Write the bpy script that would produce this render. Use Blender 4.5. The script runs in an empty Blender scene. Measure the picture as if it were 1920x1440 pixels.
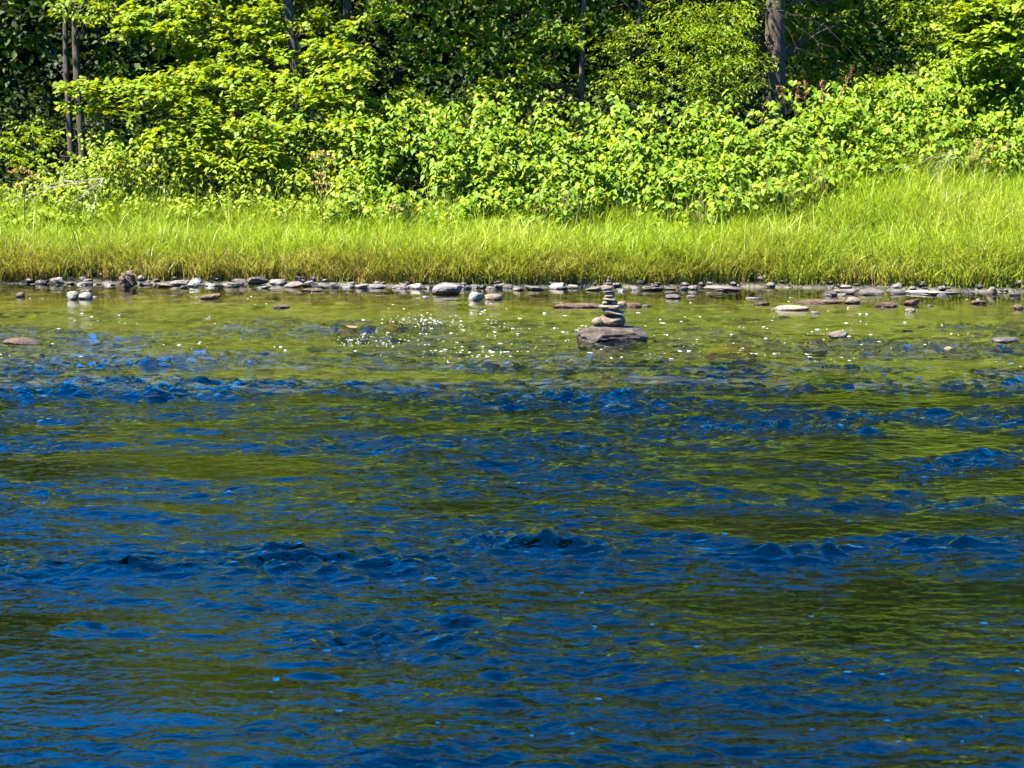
import bpy, math, random
import numpy as np
from mathutils import Vector, Matrix

random.seed(7)
RNG = np.random.default_rng(11)
sc = bpy.context.scene
COL = sc.collection

# ------------------------------------------------------------------ camera
CAM_H, FPX, PITCH = 2.6, 3500.0, math.radians(7.6)
cam_d = bpy.data.cameras.new("camera")
cam_d.sensor_width = 36.0
cam_d.lens = FPX / 1920.0 * 36.0
cam_d.clip_start, cam_d.clip_end = 0.1, 1000.0
cam_d.dof.use_dof = True
cam_d.dof.focus_distance = 24.0
cam_d.dof.aperture_fstop = 6.3
cam = bpy.data.objects.new("camera", cam_d)
cam.location = (0, 0, CAM_H)
cam.rotation_euler = (math.radians(90) - PITCH, 0, 0)
COL.objects.link(cam)
sc.camera = cam

# ------------------------------------------------------------------ sky, sun, exposure
SUN_EL, SUN_AZ = math.radians(56), math.radians(249)        # azimuth clockwise from +Y
SUN = np.array([math.cos(SUN_EL) * math.sin(SUN_AZ), math.cos(SUN_EL) * math.cos(SUN_AZ), math.sin(SUN_EL)])
world = bpy.data.worlds.new("World")
sc.world = world
world.use_nodes = True
wn = world.node_tree.nodes
sky = wn.new("ShaderNodeTexSky")
sky.sky_type = 'NISHITA'
sky.sun_disc = False
sky.sun_elevation = SUN_EL
sky.sun_rotation = SUN_AZ
sky.altitude = 600
sky.air_density = 1.0
sky.dust_density = 0.0
sky.ozone_density = 5.0
hsv = wn.new("ShaderNodeHueSaturation")                       # the deep clean blue of the photo's sky, alike all over
hsv.inputs["Hue"].default_value = 0.504
hsv.inputs["Saturation"].default_value = 1.6
world.node_tree.links.new(sky.outputs[0], hsv.inputs["Color"])
world.node_tree.links.new(hsv.outputs[0], wn["Background"].inputs[0])
wn["Background"].inputs[1].default_value = 0.088
sun_d = bpy.data.lights.new("sun", 'SUN')
sun_d.energy = 5.0
sun_d.angle = math.radians(0.5)
sun_d.color = (1.0, 0.95, 0.86)
sun_o = bpy.data.objects.new("sun", sun_d)
sun_o.rotation_euler = Vector(SUN).to_track_quat('Z', 'Y').to_euler()
COL.objects.link(sun_o)
sc.view_settings.view_transform = 'Standard'
sc.view_settings.look = 'None'
sc.view_settings.gamma = 1.0
sc.view_settings.exposure = 3.0

sc.cycles.max_bounces = 7
sc.cycles.diffuse_bounces = 3
sc.cycles.glossy_bounces = 3
sc.cycles.transmission_bounces = 3
sc.cycles.transparent_max_bounces = 8
sc.cycles.caustics_reflective = False
sc.cycles.caustics_refractive = False

# ------------------------------------------------------------------ helpers
def ray(px, py):
    u, v = (px - 960) / FPX, (720 - py) / FPX
    cp, sp = math.cos(PITCH), math.sin(PITCH)
    return np.array([u, cp + v * sp, -sp + v * cp])

def at(px, py, Y):
    """point at distance Y in front of the viewpoint for a photo pixel"""
    r = ray(px, py)
    return np.array([0, 0, CAM_H]) + r * (Y / r[1])

def onwater(px, py, z=0.0):
    r = ray(px, py)
    return np.array([0, 0, CAM_H]) + r * ((z - CAM_H) / r[2])

def project(P):
    d = np.asarray(P) - np.array([0, 0, CAM_H])
    cp, sp = math.cos(PITCH), math.sin(PITCH)
    zf = d[:, 1] * cp - d[:, 2] * sp
    up = d[:, 1] * sp + d[:, 2] * cp
    return 960 + FPX * d[:, 0] / zf, 720 - FPX * up / zf, zf

def smooth(a, b, x):
    t = np.clip((np.asarray(x, float) - a) / (b - a), 0, 1)
    return t * t * (3 - 2 * t)

def tag(o, label=None, cat=None, group=None, kind=None):
    if label: o["label"] = label
    if cat: o["category"] = cat
    if group: o["group"] = group
    if kind: o["kind"] = kind
    return o

def empty(name, loc=(0, 0, 0)):
    o = bpy.data.objects.new(name, None)
    o.location = loc
    o.empty_display_size = 0.2
    COL.objects.link(o)
    return o

def make_mesh(name, V, F, mat=None, smooth_shade=False, attrs=None):
    """V (n,3); F (m,3) or (m,4) int array or list of both"""
    V = np.asarray(V, np.float32)
    Fs = F if isinstance(F, list) else [F]
    Fs = [np.asarray(f, np.int32) for f in Fs if len(f)]
    me = bpy.data.meshes.new(name)
    me.vertices.add(len(V))
    me.vertices.foreach_set("co", V.ravel())
    loops = np.concatenate([f.ravel() for f in Fs])
    tot = np.concatenate([np.full(len(f), f.shape[1], np.int32) for f in Fs])
    start = np.concatenate([[0], np.cumsum(tot)[:-1]]).astype(np.int32)
    me.loops.add(len(loops))
    me.loops.foreach_set("vertex_index", loops)
    me.polygons.add(len(tot))
    me.polygons.foreach_set("loop_start", start)
    me.polygons.foreach_set("loop_total", tot)
    me.polygons.foreach_set("use_smooth", np.full(len(tot), smooth_shade))
    for k, a in (attrs or {}).items():
        at_ = me.attributes.new(k, 'FLOAT', 'POINT')
        at_.data.foreach_set("value", np.asarray(a, np.float32))
    me.update()
    me.validate()
    if mat: me.materials.append(mat)
    return me

def obj(name, me, parent=None, loc=None):
    o = bpy.data.objects.new(name, me)
    if loc is not None: o.location = loc
    if parent is not None:
        o.parent = parent
        o.location = Vector(o.location) - parent.location
    COL.objects.link(o)
    return o

def nrm(a):
    a = np.asarray(a, float)
    return a / np.maximum(np.linalg.norm(a, axis=-1, keepdims=True), 1e-9)

# value noise for python-side shapes
_perm = np.random.default_rng(3).random((64, 64, 64))
def vnoise(P, s=1.0):
    P = np.asarray(P, float) * s
    i = np.floor(P).astype(int); f = P - i
    f = f * f * (3 - 2 * f)
    r = 0
    for a in (0, 1):
        for b in (0, 1):
            for c in (0, 1):
                w = (f[:, 0] if a else 1 - f[:, 0]) * (f[:, 1] if b else 1 - f[:, 1]) * (f[:, 2] if c else 1 - f[:, 2])
                r = r + w * _perm[(i[:, 0] + a) % 64, (i[:, 1] + b) % 64, (i[:, 2] + c) % 64]
    return r * 2 - 1

def fnoise2(x, y, s, seed=0.0):
    P = np.stack([np.ravel(x) * s, np.ravel(y) * s, np.full(np.size(x), seed + 0.5)], 1)
    return (vnoise(P) + 0.5 * vnoise(P * 2.03 + 7.1)).reshape(np.shape(x)) / 1.5

# ------------------------------------------------------------------ materials
def mat_new(name):
    m = bpy.data.materials.new(name)
    m.use_nodes = True
    nt = m.node_tree
    nt.nodes.clear()
    out = nt.nodes.new("ShaderNodeOutputMaterial")
    return m, nt, out

def N(nt, t, **kw):
    n = nt.nodes.new(t)
    for k, v in kw.items(): setattr(n, k, v)
    return n

def ramp(nt, fac, stops):
    r = N(nt, "ShaderNodeValToRGB")
    el = r.color_ramp.elements
    while len(el) < len(stops): el.new(0.5)
    for e, (p, c) in zip(el, stops):
        e.position = p; e.color = (*c, 1)
    nt.links.new(fac, r.inputs[0])
    return r.outputs[0]

def leaf_mat(name, c0, c1, c2, trans=0.4, rough=0.42, tcol=None, spec=0.14):
    """leaf blade: colour from one leaf to the next, light passing through"""
    m, nt, out = mat_new(name)
    L = nt.links.new
    a = N(nt, "ShaderNodeAttribute", attribute_name="rnd")
    oi = N(nt, "ShaderNodeObjectInfo")
    s = N(nt, "ShaderNodeMath", operation='MULTIPLY_ADD')
    L(oi.outputs["Random"], s.inputs[0]); s.inputs[1].default_value = 0.25
    L(a.outputs["Fac"], s.inputs[2])
    w = N(nt, "ShaderNodeMath", operation='FRACT'); L(s.outputs[0], w.inputs[0])
    col = ramp(nt, w.outputs[0], [(0.0, c0), (0.55, c1), (1.0, c2)])
    p = N(nt, "ShaderNodeBsdfPrincipled")
    L(col, p.inputs["Base Color"])
    p.inputs["Roughness"].default_value = rough
    p.inputs["Specular IOR Level"].default_value = spec
    t = N(nt, "ShaderNodeBsdfTranslucent")
    hs = N(nt, "ShaderNodeMix", data_type='RGBA', blend_type='MULTIPLY')
    hs.inputs[0].default_value = 1.0
    L(col, hs.inputs[6]); hs.inputs[7].default_value = (*(tcol or (1.5, 1.25, 0.5)), 1)
    L(hs.outputs[2], t.inputs[0])
    mx = N(nt, "ShaderNodeMixShader"); mx.inputs[0].default_value = trans
    L(p.outputs[0], mx.inputs[1]); L(t.outputs[0], mx.inputs[2])
    L(mx.outputs[0], out.inputs[0])
    return m

def rock_mat(name, c0, c1, c2, scale=6.0, rough=0.8, bump=0.5, streak=(1, 1, 1), wetdark=0.42):
    m, nt, out = mat_new(name)
    L = nt.links.new
    tc = N(nt, "ShaderNodeTexCoord")
    oi = N(nt, "ShaderNodeObjectInfo")
    mp = N(nt, "ShaderNodeMapping"); mp.inputs["Scale"].default_value = streak
    ad = N(nt, "ShaderNodeVectorMath", operation='ADD')
    L(tc.outputs["Object"], ad.inputs[0]); L(oi.outputs["Random"], ad.inputs[1])
    L(ad.outputs[0], mp.inputs[0])
    n1 = N(nt, "ShaderNodeTexNoise"); n1.inputs["Scale"].default_value = scale; n1.inputs["Detail"].default_value = 8
    n1.inputs["Roughness"].default_value = 0.7
    L(mp.outputs[0], n1.inputs["Vector"])
    n2 = N(nt, "ShaderNodeTexNoise"); n2.inputs["Scale"].default_value = scale * 7; n2.inputs["Detail"].default_value = 6
    L(mp.outputs[0], n2.inputs["Vector"])
    mxn = N(nt, "ShaderNodeMath", operation='MULTIPLY_ADD')
    L(n2.outputs[0], mxn.inputs[0]); mxn.inputs[1].default_value = 0.5
    sb = N(nt, "ShaderNodeMath", operation='SUBTRACT'); L(n1.outputs[0], sb.inputs[0]); sb.inputs[1].default_value = 0.25
    L(sb.outputs[0], mxn.inputs[2])
    col = ramp(nt, mxn.outputs[0], [(0.28, c0), (0.5, c1), (0.72, c2)])
    br = N(nt, "ShaderNodeMapRange"); L(oi.outputs["Random"], br.inputs[0])
    br.inputs[3].default_value = 0.72; br.inputs[4].default_value = 1.25
    mv = N(nt, "ShaderNodeMix", data_type='RGBA', blend_type='MULTIPLY'); mv.inputs[0].default_value = 1
    L(col, mv.inputs[6]); L(br.outputs[0], mv.inputs[7])
    # wet, dark foot where the stone stands in water
    g = N(nt, "ShaderNodeNewGeometry")
    sx = N(nt, "ShaderNodeSeparateXYZ"); L(g.outputs["Position"], sx.inputs[0])
    wet = N(nt, "ShaderNodeMapRange"); L(sx.outputs[2], wet.inputs[0])
    wet.inputs[1].default_value = 0.015; wet.inputs[2].default_value = 0.05
    wet.inputs[3].default_value = wetdark; wet.inputs[4].default_value = 1.0
    mw = N(nt, "ShaderNodeMix", data_type='RGBA', blend_type='MULTIPLY'); mw.inputs[0].default_value = 1
    L(mv.outputs[2], mw.inputs[6]); L(wet.outputs[0], mw.inputs[7])
    p = N(nt, "ShaderNodeBsdfPrincipled"); L(mw.outputs[2], p.inputs["Base Color"]); p.inputs["Specular IOR Level"].default_value = 0.25
    rr = N(nt, "ShaderNodeMapRange"); L(wet.outputs[0], rr.inputs[0])
    rr.inputs[1].default_value = 0.42; rr.inputs[2].default_value = 1.0
    rr.inputs[3].default_value = 0.25; rr.inputs[4].default_value = rough
    L(rr.outputs[0], p.inputs["Roughness"])
    b = N(nt, "ShaderNodeBump"); b.inputs["Strength"].default_value = bump; b.inputs["Distance"].default_value = 0.03
    L(mxn.outputs[0], b.inputs["Height"]); L(b.outputs[0], p.inputs["Normal"])
    L(p.outputs[0], out.inputs[0])
    return m

M = {}
M['knot'] = leaf_mat("knotweed_leaf", (0.055, 0.11, 0.004), (0.1, 0.165, 0.005), (0.17, 0.213, 0.008), 0.36, 0.55)
M['shrub'] = leaf_mat("shrub_leaf", (0.075, 0.12, 0.004), (0.125, 0.175, 0.005), (0.18, 0.215, 0.007), 0.38, 0.55)
M['maple'] = leaf_mat("maple_leaf", (0.07, 0.125, 0.004), (0.125, 0.185, 0.005), (0.19, 0.23, 0.008), 0.40, 0.55)
M['fine'] = leaf_mat("fine_leaf", (0.055, 0.1, 0.004), (0.1, 0.155, 0.005), (0.155, 0.2, 0.008), 0.40, 0.5)
M['dark'] = leaf_mat("forest_leaf_shade_tone", (0.008, 0.018, 0.002), (0.016, 0.031, 0.003), (0.03, 0.048, 0.004), 0.3, 0.6, None, 0.15)  # leaf colour lowered to paint in the deep shade inside the wood
M['crown'] = leaf_mat("crown_leaf", (0.075, 0.12, 0.003), (0.12, 0.17, 0.004), (0.17, 0.205, 0.006), 0.35, 0.5)
M['rust'] = leaf_mat("rusty_frond", (0.10, 0.035, 0.02), (0.16, 0.06, 0.035), (0.22, 0.10, 0.06), 0.2, 0.7, (1, 1, 1))
M['umbel'] = leaf_mat("seed_umbel", (0.20, 0.15, 0.03), (0.28, 0.19, 0.05), (0.34, 0.24, 0.09), 0.2, 0.7, (1, 1, 1))
M['seed'] = leaf_mat("grass_seed", (0.12, 0.1, 0.035), (0.18, 0.15, 0.05), (0.24, 0.2, 0.08), 0.2, 0.7, (1, 1, 1))

def grass_mat():
    m, nt, out = mat_new("grass_blade")
    L = nt.links.new
    a = N(nt, "ShaderNodeAttribute", attribute_name="rnd")
    d = N(nt, "ShaderNodeAttribute", attribute_name="dry")
    green = ramp(nt, a.outputs["Fac"], [(0.0, (0.085, 0.155, 0.004)), (0.5, (0.175, 0.245, 0.006)), (1.0, (0.28, 0.31, 0.018))])
    straw = ramp(nt, a.outputs["Fac"], [(0.0, (0.13, 0.06, 0.015)), (0.6, (0.20, 0.13, 0.03)), (1.0, (0.27, 0.21, 0.07))])
    mx = N(nt, "ShaderNodeMix", data_type='RGBA'); L(d.outputs["Fac"], mx.inputs[0])
    L(green, mx.inputs[6]); L(straw, mx.inputs[7])
    p = N(nt, "ShaderNodeBsdfPrincipled"); L(mx.outputs[2], p.inputs["Base Color"])
    p.inputs["Roughness"].default_value = 0.5; p.inputs["Specular IOR Level"].default_value = 0.3
    t = N(nt, "ShaderNodeBsdfTranslucent"); L(mx.outputs[2], t.inputs[0])
    ms = N(nt, "ShaderNodeMixShader"); ms.inputs[0].default_value = 0.4
    L(p.outputs[0], ms.inputs[1]); L(t.outputs[0], ms.inputs[2]); L(ms.outputs[0], out.inputs[0])
    return m
M['grass'] = grass_mat()

M['slate'] = rock_mat("grey_slate", (0.034, 0.027, 0.023), (0.075, 0.062, 0.054), (0.145, 0.125, 0.11), 5, 0.75, 0.6, (1, 1, 3))
M['slate_dark'] = rock_mat("dark_slate", (0.02, 0.016, 0.016), (0.05, 0.041, 0.04), (0.1, 0.088, 0.084), 5, 0.7, 0.6, (1, 1, 3))
M['pale'] = rock_mat("pale_stone", (0.07, 0.062, 0.055), (0.125, 0.113, 0.1), (0.18, 0.168, 0.155), 5, 0.8, 0.4)
M['tan'] = rock_mat("tan_stone", (0.05, 0.038, 0.026), (0.1, 0.078, 0.055), (0.16, 0.13, 0.1), 7, 0.8, 0.4)
M['brownstone'] = rock_mat("brown_stone", (0.03, 0.02, 0.012), (0.07, 0.048, 0.03), (0.12, 0.088, 0.06), 7, 0.8, 0.4)
M['greystone'] = rock_mat("grey_stone", (0.034, 0.026, 0.019), (0.072, 0.056, 0.042), (0.13, 0.106, 0.083), 8, 0.8, 0.4)
M['boulder'] = rock_mat("boulder_stone", (0.01, 0.007, 0.005), (0.035, 0.026, 0.019), (0.085, 0.064, 0.048), 9, 0.85, 1.0, (1, 1, 1.6))
M['moss'] = rock_mat("weedy_stone", (0.02, 0.01, 0.005), (0.055, 0.027, 0.015), (0.12, 0.07, 0.04), 14, 0.8, 1.0)
M['orange'] = rock_mat("orange_stone", (0.08, 0.04, 0.014), (0.14, 0.08, 0.032), (0.19, 0.125, 0.06), 4, 0.7, 0.3, (1, 1, 1), 0.99)
M['bark'] = rock_mat("dark_bark", (0.012, 0.008, 0.005), (0.036, 0.025, 0.016), (0.08, 0.06, 0.04), 9, 0.9, 1.0, (2, 2, 0.4))
M['bark_grey'] = rock_mat("grey_bark", (0.016, 0.011, 0.007), (0.042, 0.031, 0.021), (0.09, 0.072, 0.053), 9, 0.9, 1.0, (2.5, 2.5, 0.35))
M['bark_pale'] = rock_mat("pale_bark", (0.05, 0.036, 0.024), (0.14, 0.11, 0.082), (0.24, 0.205, 0.165), 7, 0.9, 0.7, (2, 2, 0.7))
M['bark_red'] = rock_mat("reddish_bark", (0.03, 0.017, 0.011), (0.08, 0.048, 0.03), (0.15, 0.1, 0.07), 9, 0.9, 0.8, (2, 2, 0.5))
M['twig'] = rock_mat("dead_wood", (0.1, 0.08, 0.06), (0.18, 0.155, 0.12), (0.27, 0.25, 0.2), 9, 0.9, 0.4)
M['stem'] = rock_mat("green_stem", (0.05, 0.05, 0.02), (0.09, 0.09, 0.03), (0.15, 0.13, 0.06), 6, 0.7, 0.2)
M['root'] = rock_mat("rotten_wood", (0.015, 0.01, 0.007), (0.06, 0.04, 0.025), (0.20, 0.14, 0.09), 14, 0.95, 1.0, (2, 2, 0.5))

def foam_mat():
    m, nt, out = mat_new("foam")
    p = N(nt, "ShaderNodeBsdfPrincipled")
    p.inputs["Base Color"].default_value = (0.6, 0.6, 0.6, 1)
    p.inputs["Roughness"].default_value = 0.5
    nt.links.new(p.outputs[0], out.inputs[0])
    return m
M['foam'] = foam_mat()

def ground_mat():
    m, nt, out = mat_new("ground_soil_and_bed")
    L = nt.links.new
    g = N(nt, "ShaderNodeNewGeometry")
    sx = N(nt, "ShaderNodeSeparateXYZ"); L(g.outputs["Position"], sx.inputs[0])
    v = N(nt, "ShaderNodeTexVoronoi"); v.inputs["Scale"].default_value = 5.0; L(g.outputs["Position"], v.inputs["Vector"])
    n = N(nt, "ShaderNodeTexNoise"); n.inputs["Scale"].default_value = 1.6; n.inputs["Detail"].default_value = 8
    L(g.outputs["Position"], n.inputs["Vector"])
    cob = ramp(nt, v.outputs["Color"], [(0.15, (0.033, 0.031, 0.024)), (0.5, (0.074, 0.068, 0.053)), (0.9, (0.13, 0.12, 0.095))])
    soil = ramp(nt, n.outputs[0], [(0.3, (0.004, 0.0045, 0.002)), (0.7, (0.012, 0.013, 0.005))])  # soil kept near black, deep forest shade put into its colour
    mr = N(nt, "ShaderNodeMapRange"); L(sx.outputs[2], mr.inputs[0]); mr.inputs[1].default_value = -0.03; mr.inputs[2].default_value = 0.09
    mx = N(nt, "ShaderNodeMix", data_type='RGBA'); L(mr.outputs[0], mx.inputs[0]); L(cob, mx.inputs[6]); L(soil, mx.inputs[7])
    p = N(nt, "ShaderNodeBsdfPrincipled"); L(mx.outputs[2], p.inputs["Base Color"]); p.inputs["Roughness"].default_value = 1.0; p.inputs["Specular IOR Level"].default_value = 0.0
    b = N(nt, "ShaderNodeBump"); b.inputs["Distance"].default_value = 0.06; b.invert = True
    L(v.outputs["Distance"], b.inputs["Height"]); L(b.outputs[0], p.inputs["Normal"])
    L(p.outputs[0], out.inputs[0])
    return m
M['ground'] = ground_mat()

def water_mat():
    m, nt, out = mat_new("river_water")
    L = nt.links.new
    g = N(nt, "ShaderNodeNewGeometry")
    ra = N(nt, "ShaderNodeAttribute", attribute_name="rough")
    mp = N(nt, "ShaderNodeMapping"); mp.inputs["Scale"].default_value = (0.75, 1.0, 1.0)
    L(g.outputs["Position"], mp.inputs[0])
    n1 = N(nt, "ShaderNodeTexNoise"); n1.inputs["Scale"].default_value = 9.0; n1.inputs["Detail"].default_value = 3; n1.inputs["Distortion"].default_value = 0.6
    n2 = N(nt, "ShaderNodeTexNoise"); n2.inputs["Scale"].default_value = 26.0; n2.inputs["Detail"].default_value = 2
    L(mp.outputs[0], n1.inputs["Vector"]); L(mp.outputs[0], n2.inputs["Vector"])
    s = N(nt, "ShaderNodeMath", operation='MULTIPLY_ADD'); L(n2.outputs[0], s.inputs[0]); s.inputs[1].default_value = 0.3; L(n1.outputs[0], s.inputs[2])
    b = N(nt, "ShaderNodeBump"); b.inputs["Distance"].default_value = 0.031
    L(ra.outputs["Fac"], b.inputs["Strength"])
    L(s.outputs[0], b.inputs["Height"])
    fr = N(nt, "ShaderNodeFresnel"); fr.inputs[0].default_value = 1.5; L(b.outputs[0], fr.inputs["Normal"])
    gl = N(nt, "ShaderNodeBsdfGlossy"); gl.inputs["Roughness"].default_value = 0.02; gl.inputs["Color"].default_value = (1, 1, 1, 1)
    L(b.outputs[0], gl.inputs["Normal"])
    tr = N(nt, "ShaderNodeBsdfTransparent"); tr.inputs["Color"].default_value = (0.51, 0.54, 0.31, 1)
    mx = N(nt, "ShaderNodeMixShader"); L(fr.outputs[0], mx.inputs[0]); L(tr.outputs[0], mx.inputs[1]); L(gl.outputs[0], mx.inputs[2])
    L(mx.outputs[0], out.inputs[0])
    return m
M['water'] = water_mat()

# ------------------------------------------------------------------ terrain
def shore_y(x):
    x = np.asarray(x, float)
    return 32.1 + 0.2 * fnoise2(x, x * 0, 0.35, 3) - 0.9 * smooth(3.5, 8.5, x) + 0.75 * smooth(-1.5, -5, x)

def near_y(x):
    x = np.asarray(x, float)
    return 2.6 + 15.0 * smooth(-5.6, -8.4, x) + 0.6 * fnoise2(x, x * 0, 0.3, 9)

def ground_z(x, y):
    x = np.asarray(x, float); y = np.asarray(y, float)
    s = y - shore_y(x)
    r = smooth(1.5, 8.5, x)
    far = 0.13 * smooth(-0.1, 0.5, s) + np.clip(s, 0, 3) * (0.10 + 0.11 * r) + np.clip(s - 3, 0, 6) * (0.16 + 0.05 * r) \
        + np.clip(s - 9, 0, 16) * 0.06 + np.clip(s - 25, 0, 40) * 0.42
    far += 0.05 * fnoise2(x, y, 0.8, 1) * smooth(0.2, 2, s)
    bed = -0.38 + 0.10 * fnoise2(x, y, 0.7, 5) + 0.05 * fnoise2(x, y, 2.5, 6)
    bed = bed * smooth(0.1, -2.2, s) - 0.03 * (1 - smooth(0.1, -2.2, s))
    n = near_y(x) - y
    near = 0.12 * smooth(0, 0.5, n) + np.clip(n, 0, 4) * 0.25 + np.clip(n - 4, 0, 60) * 0.05
    z = np.where(s > 0, far, bed)
    z = np.where(s <= 0, bed, z)
    z = np.where(n > 0, near, z * smooth(0, -0.8, n) + (1 - smooth(0, -0.8, n)) * 0.0)
    return z

gx = np.concatenate([np.linspace(-160, -22, 24), np.linspace(-21, 21, 180), np.linspace(22, 160, 24)])
gy = np.concatenate([np.linspace(-90, -4, 20), np.linspace(-3, 28, 110), np.linspace(28.2, 46, 110), np.linspace(47, 200, 40)])
GX, GY = np.meshgrid(gx, gy)
GZ = ground_z(GX, GY)
def grid_faces(nx, ny):
    i = np.arange(nx - 1)[None, :] + np.arange(ny - 1)[:, None] * nx
    i = i.ravel()
    return np.stack([i, i + 1, i + 1 + nx, i + nx], 1)
me = make_mesh("ground", np.stack([GX.ravel(), GY.ravel(), GZ.ravel()], 1), grid_faces(len(gx), len(gy)), M['ground'], True)
tag(obj("ground", me), kind="structure")

# ------------------------------------------------------------------ river surface
def fft_field(lo, hi, dirx=1.0, seed=0, nx=1024, ny=1400, cell=0.025):
    """band-limited random field, wavelengths lo..hi metres; dirx < 1 stretches waves along x"""
    r = np.random.default_rng(seed)
    kx = np.fft.fftfreq(nx, cell)[None, :] / dirx
    ky = np.fft.fftfreq(ny, cell)[:, None]
    k = np.sqrt(kx ** 2 + ky ** 2) + 1e-9
    lam = 1 / k
    filt = np.exp(-((np.log(lam) - math.log(math.sqrt(lo * hi))) / (0.5 * math.log(hi / lo))) ** 2)
    filt[0, 0] = 0
    f = np.fft.ifft2(np.fft.fft2(r.standard_normal((ny, nx))) * filt).real
    return f / f.std()
CELL, WX0, WY0 = 0.025, -12.8, 0.0
f_big = fft_field(1.6, 4.0, 0.8, 21)
f_mid = fft_field(0.40, 1.0, 0.65, 22)
f_sml = fft_field(0.13, 0.34, 0.6, 23)
f_tin = fft_field(0.065, 0.13, 0.65, 26)
f_brk = fft_field(0.25, 0.7, 0.45, 27)
f_msk = fft_field(1.5, 5.0, 0.45, 24)
f_msk2 = fft_field(0.5, 1.5, 0.5, 25)
def samp(F, x, y):
    u = np.mod((x - WX0) / CELL, F.shape[1]); v = np.mod((y - WY0) / CELL, F.shape[0])
    i = np.floor(u).astype(int); j = np.floor(v).astype(int); a = u - i; b = v - j
    i0, i1, j0, j1 = i % F.shape[1], (i + 1) % F.shape[1], j % F.shape[0], (j + 1) % F.shape[0]
    return F[j0, i0] * (1 - a) * (1 - b) + F[j0, i1] * a * (1 - b) + F[j1, i0] * (1 - a) * b + F[j1, i1] * a * b

# standing waves seen in the photo: px, py, width px, height m, thickness m
HUMPS = [(985, 1022, 110, .20, .16), (1060, 1026, 80, .06, .14), (890, 1026, 60, .06, .13), (520, 1034, 60, .05, .15), (600, 1040, 60, .05, .12),
         (235, 1064, 60, .03, .17), (430, 1060, 70, .03, .14), (760, 1050, 60, .04, .12),
         (1300, 1012, 60, .06, .14), (1480, 1040, 70, .075, .15), (1560, 1036, 60, .05, .13), (1700, 1008, 70, .06, .14), (1780, 1020, 90, .045, .14),
         (1455, 796, 60, .085, .18), (1380, 800, 50, .06, .16), (1340, 806, 40, .05, .15), (1530, 806, 60, .055, .16), (1620, 812, 70, .035, .15),
         (1860, 858, 110, .20, .2), (1760, 868, 60, .05, .15), (200, 718, 45, .07, .22), (270, 722, 60, .06, .2), (420, 710, 90, .06, .2),
         (560, 716, 60, .05, .2), (340, 730, 120, .055, .2), (700, 728, 80, .04, .2), (1570, 692, 60, .06, .22), (1660, 695, 60, .05, .2),
         (800, 610, 60, .055, .25), (700, 638, 90, .05, .25), (430, 612, 60, .05, .25), (640, 700, 90, .05, .2), (530, 705, 50, .06, .2),
         (1130, 745, 80, .05, .2), (880, 746, 60, .04, .2), (1180, 756, 60, .045, .2), (150, 760, 60, .04, .18), (380, 812, 60, .04, .16), (95, 925, 40, .05, .14),
         (850, 1170, 60, .06, .12), (790, 1190, 70, .05, .12), (620, 1195, 60, .045, .12), (960, 1275, 60, .04, .1), (1490, 1285, 80, .04, .1),
         (160, 1180, 60, .05, .12), (1340, 1400, 70, .035, .09), (590, 1262, 60, .035, .1), (1780, 660, 40, .05, .2), (1710, 930, 60, .04, .14), (260, 555, 50, .03, .3), (360, 572, 70, .03, .3)]
HP = [(onwater(a, b), c / (FPX / onwater(a, b)[1]), h, t) for a, b, c, h, t in HUMPS]

def rough_at(x, y):
    base = 0.26 + 0.74 * smooth(29.5, 24.0, y)
    msk = np.clip(0.60 + 0.42 * samp(f_msk, x, y) + 0.2 * samp(f_msk2, x, y), 0.07, 1.6)
    calm = smooth(16.0, 11.5, y) * 0.26 + smooth(9.8, 8.2, y) * 0.20 - 0.8 * smooth(16.5, 18.5, y) * smooth(28, 23.5, y)
    return base * msk * (1 - calm) * 1.0

# broken riffle lines: photo polyline, half width px, strength
LINES = [([(190, 1068), (330, 1056), (520, 1036), (700, 1048), (860, 1028), (1000, 1022), (1150, 1028), (1300, 1018), (1480, 1040), (1640, 1020), (1920, 1015)], 22, 1.0),
         ([(350, 1085), (700, 1075), (1000, 1065), (1300, 1060), (1600, 1062)], 26, .6),
         ([(1210, 806), (1330, 800), (1460, 797), (1560, 806), (1680, 815)], 11, 1.0), ([(1700, 885), (1800, 868), (1960, 852)], 16, 1.0),
         ([(-40, 735), (150, 720), (260, 722), (400, 712), (560, 716), (660, 712)], 7, .7), ([(280, 738), (420, 728), (600, 730), (760, 735)], 6, .55),
         ([(0, 770), (300, 775), (700, 770), (1100, 757), (1500, 765), (1920, 790)], 14, .7), ([(560, 614), (700, 640), (830, 608), (900, 612)], 6, .7),
         ([(1480, 690), (1580, 688), (1700, 697)], 5, 1.0), ([(500, 1180), (640, 1195), (800, 1180), (900, 1165)], 22, .7), ([(380, 602), (480, 612), (560, 612)], 4, .7),
         ([(1050, 748), (1180, 752), (1300, 748)], 7, .8), ([(0, 640), (120, 640), (300, 655), (420, 648)], 4, .6), ([(1250, 640), (1380, 655), (1450, 650)], 4, .6)]
def riffle(x, y):
    e = np.zeros_like(x)
    k = FPX * CAM_H
    py = 720 + FPX * np.tan(np.arctan(CAM_H / np.maximum(y, 1.5)) - PITCH)
    px = 960 + FPX * x / np.maximum(y, 1.5)
    for pts, w, a in LINES:
        c = np.interp(px, [p[0] for p in pts], [p[1] for p in pts])
        ends = smooth(pts[0][0] - 60, pts[0][0] + 40, px) * smooth(pts[-1][0] + 60, pts[-1][0] - 40, px)
        d = (py - c) / w
        a = a * (0.55 + 0.45 * smooth(250, 700, px)) if w > 15 else a
        e = np.maximum(e, a * ends * np.exp(-np.where(d > 0, d * 0.6, d * 1.3) ** 2))
    return e * (1 - 0.85 * np.exp(-((px - 300) / 110) ** 2 - ((py - 1056) / 40) ** 2))

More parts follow.
